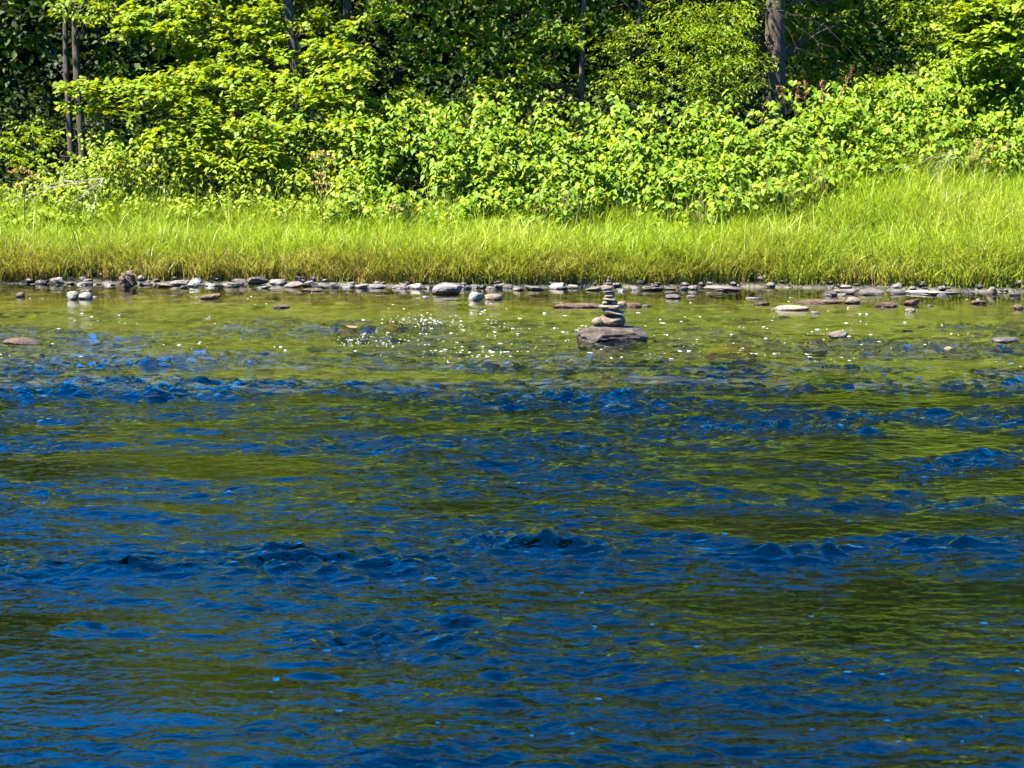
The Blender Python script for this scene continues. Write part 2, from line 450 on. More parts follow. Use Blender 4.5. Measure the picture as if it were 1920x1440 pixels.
def water_z(x, y):
    R = rough_at(x, y)
    z = 0.009 * samp(f_big, x, y) * (0.3 + 0.7 * smooth(29, 23, y)) + R * (0.0122 * samp(f_mid, x, y) + 0.0072 * samp(f_sml, x, y) + 0.0023 * samp(f_tin, x, y))
    jit = samp(f_mid, x * 0.7, y * 0.7); jit2 = samp(f_sml, x, y); jit3 = samp(f_tin, x, y); jit4 = samp(f_brk, x, y)
    env = riffle(x, y)
    z = z + env * (1 - 0.4 * smooth(15.0, 17.5, y)) * (0.034 * (np.exp(-1.6 * np.abs(jit4)) - 0.45) + 0.006 * jit + 0.006 * jit2 + 0.0018 * jit3)
    for p, w, h, t in HP:
        dx = (x - p[0]) / w; dy = (y - p[1] + 0.05 * jit + 0.12 * w * np.sin(dx * 1.3))
        m = (np.abs(dx) < 3) & (np.abs(dy) < 4 * t)
        if m.any():
            # steep face towards the viewpoint, long back
            tt = np.where(dy < 0, t * 0.62, t * 1.3)
            z = z + np.where(m, np.exp(-dx ** 2 * 1.2 - (dy / tt) ** 2) * (0.28 * h * (1 + 0.4 * jit) + 0.007 * jit2 + 0.0022 * jit3), 0)
    return z

rows_px = np.concatenate([np.linspace(526, 1452, 724), np.linspace(1462, 1900, 40)])
ys = np.array([onwater(960, p)[1] for p in rows_px])
ys = np.concatenate([[33.9, 33.6], ys[ys < 33.4], np.linspace(ys[-1] - 0.3, 2.0, 8)])
half = 0.315 * ys + 1.0
sdense = np.linspace(-1, 1, 561)
sout = np.array([1.15, 1.4, 1.8, 2.6, 4, 6.5, 11, 18])
S = np.concatenate([-sout[::-1], sdense, sout])
XX = half[:, None] * S[None, :]
XX[:, :len(sout)] -= 3 * (np.abs(S[:len(sout)]) - 1)[None, :]
XX[:, -len(sout):] += 3 * (np.abs(S[-len(sout):]) - 1)[None, :]
YY = np.repeat(ys[:, None], len(S), 1)
ZZ = water_z(XX.ravel(), YY.ravel()).reshape(XX.shape)
ZZ *= smooth(shore_y(XX) + 0.3, shore_y(XX) - 1.0, YY) * 0.98 + 0.02
RR = 0.25 + 0.75 * np.clip(rough_at(XX.ravel(), YY.ravel()) + 0.6 * riffle(XX.ravel(), YY.ravel()), 0, 1.2)
RR *= 0.16 + 0.84 * smooth(29.5, 24.0, YY.ravel())
me = make_mesh("river", np.stack([XX.ravel(), YY.ravel(), ZZ.ravel()], 1), grid_faces(len(S), len(ys))[:, ::-1], M['water'], True, {"rough": RR})
tag(obj("river", me), kind="structure")

def wz(x, y):
    return float(water_z(np.array([x], float), np.array([y], float))[0])

# ------------------------------------------------------------------ stones
def ico(sub):
    import bmesh
    bm = bmesh.new()
    bmesh.ops.create_icosphere(bm, subdivisions=sub, radius=1.0)
    bm.verts.ensure_lookup_table()
    V = np.array([v.co[:] for v in bm.verts]); F = np.array([[v.index for v in f.verts] for f in bm.faces])
    bm.free()
    return V, F
ICO = {k: ico(k) for k in (1, 2, 3, 4, 5)}

def stone_mesh(name, w, d, h, mat, seed, sub=3, square=2.6, cuts=5, rough=0.06, tilt=0.0, shade=None):
    """stone filling the box w x d x h around its own centre"""
    r = np.random.default_rng(seed)
    V, F = ICO[sub]
    V = V.copy()
    V /= (np.abs(V) ** square).sum(1)[:, None] ** (1 / square)
    for _ in range(cuts):
        n = nrm(r.standard_normal(3) * np.array([1, 1, 0.7])); o = r.uniform(*((0.42, 0.74) if cuts > 8 else (0.55, 0.85))) * np.abs(V @ n).max()
        dd = V @ n - o
        V = np.where(dd[:, None] > 0, V - dd[:, None] * n * 0.94, V)
    off = r.uniform(0, 40, 3)
    V = V * (1 + rough * 1.6 * vnoise(V * 1.4 + off)[:, None] + rough * vnoise(V * 3.5 + off)[:, None] + rough * 0.5 * vnoise(V * 9 + off)[:, None])
    lo, hi = V.min(0), V.max(0)
    V = (V - (lo + hi) / 2) / (hi - lo) * np.array([w, d, h])
    if tilt:
        V[:, 2] += V[:, 0] * math.tan(tilt)
        zz = V[:, 2]; V[:, 2] = (zz - zz.min()) / (zz.max() - zz.min()) * h - h / 2
    return make_mesh(name, V, F, mat, (cuts < 4) if shade is None else shade)

def stone_px(name, label, px, py, w, h, mat, seed, cat="rock", group=None, depth=0.75, sink=0.35, tilt=0.0, zbase=0.0, **kw):
    """stone whose visible part starts at the waterline pixel (px, py) and shows w x h photo pixels"""
    c = onwater(px, py, zbase)
    k = c[1] / FPX
    W, H = w * k, h * k
    D = max(W * depth, H * 1.1)
    sunk = max(0.03, sink * H)
    me = stone_mesh(name, W, D, H + sunk, mat, seed, tilt=tilt, **kw)
    o = obj(name, me, loc=(c[0], c[1] + D * 0.38, zbase + (H - sunk) / 2))
    o.rotation_euler.z = random.uniform(-0.12, 0.12)
    return tag(o, label, cat, group)

# the balanced stack: each stone is a thing of its own, on a boulder in the riffle
CB = onwater(1146, 640); CK = CB[1] / FPX
CY = CB[1] + 0.36
def cz(py): return float(at(1146, py, CY)[2])
def cx(px): return float(at(px, 600, CY)[0])
def stack_stone(x0, x1, y0, y1, mat, label, seed, depth=None, y=0.0, **kw):
    X0, X1, Z1, Z0 = cx(x0), cx(x1), cz(y0), cz(y1)
    w = X1 - X0; h = Z1 - Z0
    kw.setdefault('sub', 4)
    me = stone_mesh("cairn_stone", w, depth or w * 0.8, h * 1.04, mat, seed, **kw)
    o = obj("cairn_stone", me, loc=((X0 + X1) / 2, CY + y, (Z0 + Z1) / 2))
    return tag(o, label, "stone", "stones of the cairn")

# boulder: blocky, front face leaning out over the water, rough left end
bw = cx(1215) - cx(1078); bt = cz(610.5)
V, F = ICO[5]
V = V.copy(); V /= (np.abs(V) ** 7).sum(1)[:, None] ** (1 / 7)
rb = np.random.default_rng(5)
for n, o in (((-0.75, -0.6, 0.25), 0.98), ((0.8, -0.2, 0.55), 1.12), ((-0.8, 0.1, 0.6), 1.05), ((0.05, -0.95, -0.30), 0.92), ((0.9, -0.45, 0.0), 1.12)):
    n = nrm(np.array(n)); dd = V @ n - o
    V = np.where(dd[:, None] > 0, V - dd[:, None] * n * 0.96, V)
V *= (1 + 0.05 * vnoise(V * 1.7 + 9)[:, None] + 0.03 * vnoise(V * np.array([3, 3, 9]))[:, None] + 0.022 * vnoise(V * 9)[:, None] + 0.010 * vnoise(V * 22)[:, None])
lf = smooth(-0.35, -0.9, V[:, 0])
V *= (1 + lf * (0.10 * vnoise(V * 4.2 + 3) + 0.07 * vnoise(V * 9 + 1)))[:, None]
V[:, 2] -= 0.10 * V[:, 0] * (V[:, 2] > 0) + 0.10 * smooth(0.5, 1.0, V[:, 0]) * (V[:, 2] > 0)
lo, hi = V.min(0), V.max(0)
V = (V - (lo + hi) / 2) / (hi - lo) * np.array([bw, 0.72, bt + 0.16])
ob = obj("boulder", make_mesh("boulder", V, F, M['boulder'], True), loc=((cx(1078) + cx(1215)) / 2, CY, (bt - 0.16) / 2))
tag(ob, "big dark blocky boulder in the riffle carrying the stacked stones", "boulder")
stack_stone(1109, 1133, 594, 612, M['tan'], "pale wedge-shaped stone leaning at the left foot of the cairn", 31, 0.2, -0.04, cuts=3, square=2.2)
stack_stone(1123, 1173, 590, 613, M['brownstone'], "largest rounded brown cairn stone, lying on the boulder", 32, 0.3, 0.02, cuts=2, square=3.0, rough=0.03)
stack_stone(1127, 1171, 579.5, 591, M['greystone'], "second cairn stone above the boulder, sloping down to the right", 33, 0.26, 0.0, cuts=3, square=2.4, rough=0.05, tilt=-0.12)
stack_stone(1121, 1165, 570, 580, M['greystone'], "wide flat grey cairn stone jutting out to the left", 34, 0.25, 0.0, cuts=2, square=3.2, rough=0.05)
stack_stone(1128, 1140, 564.5, 570.6, M['tan'], "small tan pebble wedged at the left of the flat cairn stone", 35, None, -0.03, cuts=1, sub=3)
stack_stone(1146, 1158, 564.5, 570.6, M['tan'], "small tan pebble wedged at the right of the flat cairn stone", 36, None, -0.02, cuts=1, sub=3)
stack_stone(1135, 1151, 563, 570.6, M['greystone'], "dark pebble in the middle between the two tan pebbles of the cairn", 37, 0.09, 0.03, cuts=1, sub=3)
stack_stone(1130, 1156, 558, 564.8, M['greystone'], "thin grey cairn slab above the row of pebbles", 38, 0.15, 0.0, cuts=3, sub=3, tilt=-0.08)
stack_stone(1132, 1153, 551.5, 558.6, M['tan'], "rounded tan cairn stone midway up, above the thin slab", 39, 0.13, 0.0, cuts=2, sub=3)
stack_stone(1133, 1153, 548, 552.2, M['greystone'], "thin dark cairn stone under the palest flat one", 40, 0.13, 0.01, cuts=2, sub=3)
stack_stone(1130, 1152, 544.3, 548.4, M['pale'], "palest thin flat stone high in the cairn", 41, 0.13, 0.0, cuts=2, sub=3)
stack_stone(1126, 1150, 534, 544.6, M['tan'], "wedge-shaped cairn stone tapering to the left near the top", 42, 0.13, 0.0, cuts=3, sub=3, tilt=0.12)
stack_stone(1135, 1147, 529, 534.5, M['greystone'], "third cairn stone from the top", 43, 0.07, 0.0, cuts=2, sub=3)
stack_stone(1136.5, 1144.5, 524, 529.3, M['tan'], "second cairn stone from the top", 44, 0.05, 0.0, cuts=1, sub=3)
stack_stone(1138.6, 1143.4, 518, 524.4, M['greystone'], "tiny pointed pebble crowning the cairn", 45, 0.03, 0.0, cuts=2, sub=2)

# stones standing alone in the water
R_ = [
 ("small brown stone in calm water near the left edge", 37, 557, 18, 9, 'brownstone', {}),
 ("white stone with pointed top, left one of the pale pair", 135, 561, 22, 15, 'pale', {}),
 ("white rounded stone, right one of the pale pair", 159, 561, 26, 13, 'pale', {}),
 ("tiny flat white stone beside the pale pair", 177, 559, 12, 3.5, 'pale', {}),
 ("thin pale slab awash behind the pale pair", 160, 546, 25, 3.5, 'slate', {}),
 ("low reddish brown weedy stone in the calm water at left", 394, 561, 42, 10, 'moss', {'tilt': .12}),
 ("flat dark mossy rock awash at the left edge of the riffle", 38, 645, 80, 9, 'moss', {}),
 ("small flat brown stone awash left of centre", 526, 577, 33, 5, 'moss', {}),
 ("thin brown slab awash under the grey slab pile", 586, 546, 48, 4.5, 'brownstone', {}),
 ("pointed dark grey rock just off the far bank", 838, 552, 58, 21, 'slate_dark', {'cuts': 7}),
 ("pale pointed stone, left one of the pair off the bank", 892, 563, 31, 15, 'pale', {'cuts': 6}),
 ("pale rounded stone, right one of the pair off the bank", 925, 563, 36, 12, 'tan', {}),
 ("small flat stone awash right of the pointed dark rock", 797, 558, 16, 3, 'pale', {}),
 ("long reddish weedy bar of stone behind the cairn", 1082, 577, 94, 8, 'moss', {'depth': .35}),
 ("round brown stone peeping out right behind the cairn", 1165, 576, 17, 11, 'brownstone', {}),
 ("low weedy brown stone right of the cairn", 1188, 576, 32, 8, 'moss', {}),
 ("thin pale stone tip right of the weedy brown stone", 1211, 575, 24, 3.5, 'pale', {}),
 ("small dark stone awash in front of the long shore slab", 1263, 560, 31, 8, 'slate_dark', {}),
 ("flat pale tip beside the small dark stone", 1296, 558, 20, 4.5, 'tan', {}),
 ("thin pale slab awash near the far bank, right of centre", 1414, 561, 32, 3.5, 'pale', {}),
 ("thin brown slab awash below the thin pale one", 1430, 571, 34, 4.5, 'moss', {}),
 ("low cluster of pale stone with brown weed", 1483, 582, 76, 9, 'tan', {'depth': .4}),
 ("tiny flat pale stone below the weed cluster", 1530, 588, 18, 4, 'pale', {}),
 ("long low dark bar of weedy stone at right", 1535, 569, 100, 7, 'moss', {'depth': .3}),
 ("brown block at the right end of the weedy bar", 1600, 569, 30, 12, 'brownstone', {}),
 ("weedy brown stone heap between the two blocks at right", 1664, 576, 42, 9, 'moss', {}),
 ("reddish brown rounded stone at right in calm water", 1711, 572, 30, 10, 'moss', {'tilt': .15}),
 ("tiny pale stone below the reddish rounded stone", 1708, 584, 20, 6, 'tan', {}),
 ("tiny flat white stone between the weedy stones", 1745, 574, 14, 3, 'pale', {}),
 ("brown weedy stone in calm water towards the right edge", 1838, 570, 34, 7, 'moss', {}),
 ("weedy brown stone cut by the right edge", 1912, 580, 20, 9, 'moss', {}),
 ("grey rounded rock breaking the riffle at right", 1573, 633, 39, 13, 'greystone', {}),
 ("flat dark rock awash near the right edge", 1890, 641, 56, 7, 'slate_dark', {}),
 ("small brown rock with white water, right side riffle", 1780, 660, 19, 10, 'brownstone', {}),
 ("low brown rock awash in the riffle at right edge", 1884, 659, 44, 8, 'moss', {}),
]
for i, (lab, px, py, w, h, m, kw) in enumerate(R_):
    stone_px("river_rock", lab, px, py, w, h, M[m], 100 + i, "rock", "stones standing in the river", **kw)
# slabs just under or at the surface
for i, (lab, px, py, w, zt, dp) in enumerate([
    ("orange slab just under the surface right of the cairn", 1372, 648, 100, 0.004, 0.30),
    ("orange slab just under the surface left of centre", 655, 612, 80, 0.006, 0.35),
    ("small orange slab awash beside the white riffle", 740, 606, 46, 0.002, 0.35),
    ("orange brown slab tailing left of the grey rounded rock", 1528, 632, 52, -0.03, 0.35),
    ("faint orange slab under the riffle at right", 1560, 700, 90, -0.02, 0.35)]):
    c = onwater(px, py); W = w * c[1] / FPX
    o = obj("submerged_slab", stone_mesh("submerged_slab", W, W * dp * 2, 0.3, M['orange'], 300 + i, cuts=2, square=2.2), loc=(c[0], c[1] + W * dp * .5, zt - 0.15))
    tag(o, lab, "rock", "orange slabs at the water surface")

# shore stones
SH = [(20, 531, 27, 8), (48, 532, 22, 7), (76, 533, 24, 10), (104, 533, 29, 17), (130, 533, 18, 6), (158, 534, 32, 7), (182, 534, 18, 5), (203, 535, 24, 8),
 (272, 536, 26, 7), (302, 539, 38, 11), (333, 536, 34, 13), (363, 538, 26, 21), (346, 541, 19, 7), (398, 537, 32, 7), (432, 539, 32, 11), (448, 535, 28, 15), (481, 533, 44, 19),
 (495, 542, 34, 9), (521, 534, 32, 13), (550, 539, 42, 14), (566, 533, 30, 19), (578, 538, 20, 15), (591, 538, 18, 11), (607, 540, 20, 11), (627, 540, 23, 13),
 (652, 540, 27, 10), (679, 541, 30, 10), (706, 541, 45, 10), (748, 542, 30, 11), (778, 542, 32, 13), (804, 542, 23, 8), (861, 542, 20, 10), (876, 542, 14, 9), (891, 541, 20, 9),
 (906, 541, 16, 9), (921, 543, 22, 7), (935, 542, 17, 13), (952, 541, 20, 10), (969, 538, 17, 9), (972, 546, 25, 11), (1003, 545, 39, 11), (1046, 542, 35, 15), (1056, 543, 22, 7),
 (1075, 541, 20, 9), (1112, 545, 32, 7), (1167, 546, 24, 7), (1195, 544, 24, 9), (1226, 545, 43, 10), (1262, 543, 33, 7), (1283, 543, 17, 7), (1300, 543, 19, 10), (1357, 545, 72, 11),
 (1557, 555, 28, 11), (1584, 551, 39, 11), (1577, 555, 22, 7), (1634, 553, 57, 11), (1686, 552, 31, 11), (1756, 553, 114, 8), (1767, 556, 21, 8), (1861, 552, 20, 18), (1879, 548, 14, 8), (1903, 554, 17, 6), (1820, 552, 20, 6)]
NAMED = {(104, 533): "upright grey stone at the grass edge near the left end of the bank", (302, 539): "flat dark slab at the waterline right of the rotten stump",
 (363, 538): "large pale upright stone, brightest on the left part of the bank", (346, 541): "small dark block standing in water before the pale upright stone",
 (481, 533): "broad grey slab on top of the slab pile at left", (566, 533): "brown grey block topping the slab pile at its right end",
 (550, 539): "long grey slab in the middle of the slab pile", (627, 540): "dark rounded stone ending the slab pile on the right",
 (706, 541): "long flat slab at the waterline left of the pointed dark rock", (778, 542): "pale square-cut slab touching the water left of the pointed dark rock",
 (1003, 545): "wide grey slab at the waterline left of the tilted slab", (1046, 542): "grey slab tilted up to the right, left of the cairn top",
 (1226, 545): "grey block with dark right end on the bank right of the cairn", (1357, 545): "long flat grey slab on the bank, right of the cairn",
 (1557, 555): "slanting grey slab at the left end of the right-hand group", (1584, 551): "upper dark grey slab of the right-hand group",
 (1634, 553): "broad flat grey slab in the middle of the right-hand group", (1686, 552): "dark rounded block between the two broad slabs at right",
 (1756, 553): "very long pale flat slab at the waterline at right", (1767, 556): "small dark stone in front of the very long pale slab",
 (1861, 552): "upright grey stone at the bank near the right edge"}
ANCH = [(0, "the left edge"), (104, "the leftmost upright stone"), (237, "the rotten stump"), (363, "the pale upright stone"), (481, "the pile's broad slab"), (566, "the block topping the pile"),
        (627, "the pile's dark rounded stone"), (706, "the long flat slab"), (778, "the pale square-cut slab"), (838, "the pointed dark rock"), (1046, "the tilted slab"), (1146, "the cairn"), (1226, "the dark-ended grey block"), (1357, "the longest grey slab"),
        (1634, "the right group's broad slab"), (1756, "the very long pale slab"), (1861, "the rightmost upright stone")]
ORD = ["first", "second", "third", "fourth", "fifth", "sixth", "seventh", "eighth", "ninth", "tenth", "eleventh", "twelfth"]
def shore_label(px, w, h, m):
    ax, an = [a for a in ANCH if a[0] <= px][-1]
    k = sum(1 for q in SH if (q[0], q[1]) not in NAMED and ax <= q[0] < px)
    tone = {'slate': 'grey', 'slate_dark': 'dark grey', 'greystone': 'brownish grey'}[m]
    shape = 'flat' if w > 3 * h else ('low' if w > 2 * h else 'stubby')
    return f"{shape} {tone} waterline stone, {ORD[k]} small one right of {an}"
for i, (px, py, w, h) in enumerate(SH):
    m = ('slate', 'slate', 'slate_dark', 'slate', 'greystone')[i % 5]
    if (px, py) in ((363, 538), (1756, 553), (778, 542)): m = 'pale'
    if (px, py) in ((346, 541), (627, 540), (1686, 552), (1767, 556)): m = 'slate_dark'
    lab = NAMED.get((px, py)) or shore_label(px, w, h, m)
    c = onwater(px, py)
    stone_px("shore_stone", lab, px, py, w, h * 0.78, M[m], 500 + i, "stone", "stones along the far waterline", cuts=10, square=3.6, depth=0.7,
             tilt=random.uniform(-0.12, 0.12), rough=0.08)
# second, higher row and shingle, as one mass
def merged(name, parts, mat, smooth_shade=False, attrs=None):
    Vs, Fs, o = [], [], 0
    for V, F in parts:
        Vs.append(V); Fs.append(F + o); o += len(V)
    return make_mesh(name, np.concatenate(Vs), np.concatenate(Fs), mat, smooth_shade, attrs)
parts = []
V1, F1 = ICO[2]
for i in range(300):
    x = RNG.uniform(-11, 11); y = float(shore_y(x)) + RNG.normal(0.0, 0.22)
    r = RNG.uniform(0.02, 0.07)
    v = V1 * (1 + 0.25 * vnoise(V1 * 1.5 + RNG.uniform(0, 50, 3))[:, None]) * np.array([r * RNG.uniform(1, 1.9), r, r * RNG.uniform(.4, .7)])
    a = RNG.uniform(0, 6.28); c, s_ = math.cos(a), math.sin(a)
    v = v @ np.array([[c, s_, 0], [-s_, c, 0], [0, 0, 1]])
    parts.append((v + np.array([x, y, float(ground_z(x, y)) + 0.02]), F1))
tag(obj("shingle", merged("shingle", parts, M['slate'])), "loose grey shingle between the shore stones", "shingle", kind="stuff")

# ------------------------------------------------------------------ tubes, leaves
def tube(pts, rad, sides=7, jitter=0.0):
    pts = np.asarray(pts, float); rad = np.asarray(rad, float)
    n = len(pts)
    T = nrm(np.gradient(pts, axis=0))
    ref = np.where(np.abs(T[:, 2:3]) > 0.9, np.array([[1, 0, 0]]), np.array([[0, 0, 1]]))
    A = nrm(np.cross(T, ref)); B = np.cross(T, A)
    th = np.linspace(0, 2 * math.pi, sides, endpoint=False)
    V = pts[:, None, :] + rad[:, None, None] * (np.cos(th)[None, :, None] * A[:, None, :] + np.sin(th)[None, :, None] * B[:, None, :])
    V = V.reshape(-1, 3)
    if jitter: V = V + (V - np.repeat(pts, sides, 0)) * jitter * vnoise(V * 6)[:, None]
    F = []
    for i in range(n - 1):
        for j in range(sides):
            k = (j + 1) % sides
            F.append((i * sides + j, i * sides + k, (i + 1) * sides + k, (i + 1) * sides + j))
    return V, np.array(F)

def bez(a, b, lift, n=6, wob=0.0):
    a, b = np.asarray(a, float), np.asarray(b, float)
    t = np.linspace(0, 1, n)[:, None]
    m = (a + b) / 2 + np.asarray(lift)
    p = (1 - t) ** 2 * a + 2 * t * (1 - t) * m + t * t * b
    if wob: p[1:-1] += RNG.normal(0, wob, (n - 2, 3))
    return p

def poly_leaf(out, fold=0.12, droop=0.25):
    """outline [(half width, along)] -> folded blade: axis +X, normal +Z, unit length"""
    mid = [(a, 0.0) for _, a in out]
    V, F = [], []
    for w, a in out: V.append((a, w, 0.0))
    for w, a in out: V.append((a, 0, 0))
    for w, a in out: V.append((a, -w, 0))
    n = len(out)
    V = np.array(V, float)
    V[:, 2] = np.abs(V[:, 1]) * fold - droop * V[:, 0] ** 2
    for i in range(n - 1):
        F.append((n + i, n + i + 1, i + 1)); F.append((n + i, i + 1, i))
        F.append((n + i, 2 * n + i, 2 * n + i + 1)); F.append((n + i, 2 * n + i + 1, n + i + 1))
    F = [f for f in F if len({tuple(np.round(V[k], 5)) for k in f}) == 3]
    return V, np.array(F)
LEAF = {}
LEAF['heart'] = poly_leaf([(0.0, 0.0), (0.28, 0.03), (0.36, 0.28), (0.22, 0.66), (0.0, 1.0)], 0.25, 0.32)
LEAF['ovate'] = poly_leaf([(0.0, 0.0), (0.28, 0.3), (0.2, 0.7), (0.0, 1.0)], 0.22, 0.25)
LEAF['lance'] = poly_leaf([(0.0, 0.0), (0.15, 0.4), (0.0, 1.0)], 0.15, 0.22)
LEAF['simple'] = (np.array([(0, 0, 0), (.45, .33, .06), (1, 0, -.12), (.45, -.33, .06)], float), np.array([(0, 1, 2), (0, 2, 3)])[:, ::-1])
# five-lobed maple blade: fan round the centre
ml = [(0.0, 0.0), (0.10, 0.30), (-0.02, 0.42), (0.20, 0.36), (0.32, 0.56), (0.42, 0.30), (0.62, 0.34), (0.60, 0.16), (1.0, 0.0)]
mv = [(0.35, 0, 0.03)] + [(a, b, -0.10 * abs(b) - 0.10 * a * a) for a, b in ml] + [(a, -b, -0.10 * abs(b) - 0.10 * a * a) for a, b in ml[1:-1]]
ring = list(range(1, 10)) + list(range(16, 9, -1))
LEAF['maple'] = (np.array(mv, float), np.array([(0, ring[(i + 1) % 16], ring[i]) for i in range(16)]))

def frames(axis, normal):
    X = nrm(axis)
    Z = nrm(normal - (normal * X).sum(1, keepdims=True) * X)
    return np.stack([X, np.cross(Z, X), Z], 2)          # columns

def leaves_mesh(name, kind, P, AX, NO, size, mat, rnd=None):
    V, F = LEAF[kind]
    Rm = frames(AX, NO)
    n = len(P)
    W = np.einsum('nij,vj->nvi', Rm, V) * np.asarray(size)[:, None, None] + P[:, None, :]
    FF = F[None] + (np.arange(n) * len(V))[:, None, None]
    rnd = RNG.random(n) if rnd is None else rnd
    return make_mesh(name, W.reshape(-1, 3), FF.reshape(-1, 3), mat, True, {"rnd": np.repeat(rnd, len(V))})

def split_front(P, NO, size, n=300, cell=11):
    """indices of the leaves that show largest in the photo (nearest in their cell, inside the frame)"""
    px, py, d = project(P)
    ok = (px > 8) & (px < 1912) & (py > 6) & (py < 560)
    key = (px // cell).astype(int) * 1000 + (py // cell).astype(int)
    order = np.argsort(d)
    seen, pick = set(), []
    for i in order:
        if ok[i] and key[i] not in seen:
            seen.add(key[i]); pick.append(i)
    pick = np.array(pick)
    if len(pick) == 0: return pick
    face = np.abs((NO[pick] * nrm(P[pick] - np.array([0, 0, CAM_H]))).sum(1)) * size[pick] ** 2
    return pick[np.argsort(-face)[:n]]

def leafy(parent, kind, P, AX, NO, size, mat, mass_name, single=300):
    """leaves of a plant: the largest in view as leaf parts, the rest as one mass"""
    P, AX, NO, size = map(np.asarray, (P, AX, NO, size))
    pick = split_front(P, NO, size, single) if single else np.array([], int)
    rest = np.setdiff1d(np.arange(len(P)), pick)
    o = obj(mass_name, leaves_mesh(mass_name, kind, P[rest], AX[rest], NO[rest], size[rest], mat))
    o.parent = parent; o.location = -parent.location
    tag(o, kind="stuff")
    if len(pick):
        V, F = LEAF[kind]
        me = make_mesh("leaf", V, F, mat, True, {"rnd": np.full(len(V), 0.4)})
        Rm = frames(AX[pick], NO[pick])
        for i, k in enumerate(pick):
            c = bpy.data.objects.new("leaf", me)
            mw = Matrix(Rm[i].tolist()).to_4x4()
            c.rotation_mode = 'QUATERNION'
            c.rotation_quaternion = mw.to_quaternion()
            c.scale = (size[k],) * 3
            c.location = Vector(P[k]) - parent.location
            c.parent = parent
            COL.objects.link(c)

# ------------------------------------------------------------------ grass on the far bank
def knot_front(x):
    """distance from the waterline at which the tall leafy growth begins"""
    x = np.asarray(x, float)
    return 3.0 - 0.5 * np.exp(-((x - 2.9) / 1.2) ** 2) + 3.0 * smooth(3.6, 9.0, x) + 0.25 * fnoise2(x, x * 0, 0.9, 8)

def blades(P, H, W, lean, bend, dry, rnd):
    """curved blades of 3 segments"""
    n = len(P)
    a = RNG.uniform(0, 2 * math.pi, n)
    side = np.stack([np.cos(a), np.sin(a), np.zeros(n)], 1)
    la = RNG.uniform(0, 2 * math.pi, n)
    ld = np.stack([np.cos(la), np.sin(la) - 0.25, np.zeros(n)], 1)
    ts = np.array([0, 0.4, 0.75, 1.0]); ws = np.array([1.0, 0.9, 0.6, 0.0])
    rows = []
    for t, w in zip(ts, ws):
        c = P + ld * (lean * t + bend * t ** 2.5)[:, None] * H[:, None]
        c[:, 2] += H * (t - 0.55 * bend * t ** 3)
        if w > 0: rows += [c - side * (W * w / 2)[:, None], c + side * (W * w / 2)[:, None]]
        else: rows += [c]
    V = np.stack(rows, 1)                                     # n,7,3
    F = np.array([(0, 1, 3), (0, 3, 2), (2, 3, 5), (2, 5, 4), (4, 5, 6)])
    FF = (F[None] + (np.arange(n) * 7)[:, None, None]).reshape(-1, 3)
    tv = np.array([0, 0, .4, .4, .75, .75, 1.0])
    d = np.clip(dry[:, None] * np.array([1.15, 1.15, 0.95, 0.95, 0.7, 0.7, 0.75]), 0, 1)
    return V.reshape(-1, 3), FF, np.repeat(rnd, 7), d.ravel()

n = 140000
x = RNG.uniform(-12.5, 12.5, n)
sf = knot_front(x) + 1.1
s = 0.10 + RNG.random(n) ** 1.15 * sf
y = shore_y(x) + s
kp = fnoise2(x, y, 2.4, 41) + 0.6 * fnoise2(x, y, 0.9, 42) + RNG.normal(0, .18, n) > -0.30
x, s, y = x[kp], s[kp], y[kp]; n = len(x)
z = ground_z(x, y)
pat = fnoise2(x, y, 0.5, 14); pat2 = fnoise2(x, y, 1.4, 15)
H = (0.54 + 0.30 * RNG.random(n) + 0.20 * pat + 0.20 * pat2) * (0.62 + 0.38 * smooth(0.0, 0.8, s)) * (0.9 + 0.12 * smooth(2, 8, x))
H *= np.where(RNG.random(n) < 0.14, RNG.uniform(1.15, 1.55, n), 1.0) * (1 + 0.25 * smooth(1.3, 0.3, knot_front(x) + 1.1 - s))
dryp = np.clip(0.10 + 0.55 * fnoise2(x, y, 0.45, 17) + 0.25 * pat2, 0, 0.7) + 0.85 * smooth(0.9, 0.1, s) * (0.65 + 0.8 * fnoise2(x, y, 0.7, 19))
dry = np.clip(dryp * RNG.uniform(0.2, 1.3, n) + (RNG.random(n) < 0.07) * 0.5, 0, 1)
V, F, rnd, dr = blades(np.stack([x, y, z - 0.02], 1), H, RNG.uniform(0.008, 0.022, n), RNG.uniform(0.0, 0.3, n), RNG.uniform(0.05, 0.8, n), dry, np.clip(0.5 + 0.3 * RNG.standard_normal(n) * 0.6 + 0.25 * pat, 0, 1))
me = make_mesh("bank_grass", V, F, M['grass'], True, {"rnd": rnd, "dry": dr})
tag(obj("bank_grass", me), "tall yellow-green grass along the far bank", "grass", kind="stuff")

# seed-bearing grass stalks against the dark leaves
parts, rr = [], []
for (a, b, k) in ((1290, 1560, 90), (980, 1120, 30), (640, 860, 26), (1790, 1920, 30), (1180, 1300, 14)):
    for i in range(k):
        px = RNG.uniform(a, b); xw = (px - 960) / FPX * 35.0
        sd = float(knot_front(xw)) + RNG.uniform(-0.6, 0.25)
        yw = float(shore_y(xw)) + sd; xw = (px - 960) / FPX * yw
        b0 = np.array([xw, yw, float(ground_z(xw, yw))]); hh = RNG.uniform(0.75, 1.15)
        tip = b0 + np.array([RNG.normal(0, .12), RNG.normal(-.08, .08), hh])
        p = bez(b0, tip, (0, 0, 0.03), 5)
        parts.append(tube(p, [.004, .0035, .003, .0025, .002], 3))
        q = bez(p[-2] * 0.4 + p[-1] * 0.6, tip + (tip - p[-2]) * 0.35 + np.array([RNG.normal(0, .03), 0, -.02]), (0, 0, 0), 4)
        parts.append(tube(q, [.004, .009, .007, .002], 4))
me = merged("seed_grass", parts, M['seed'])
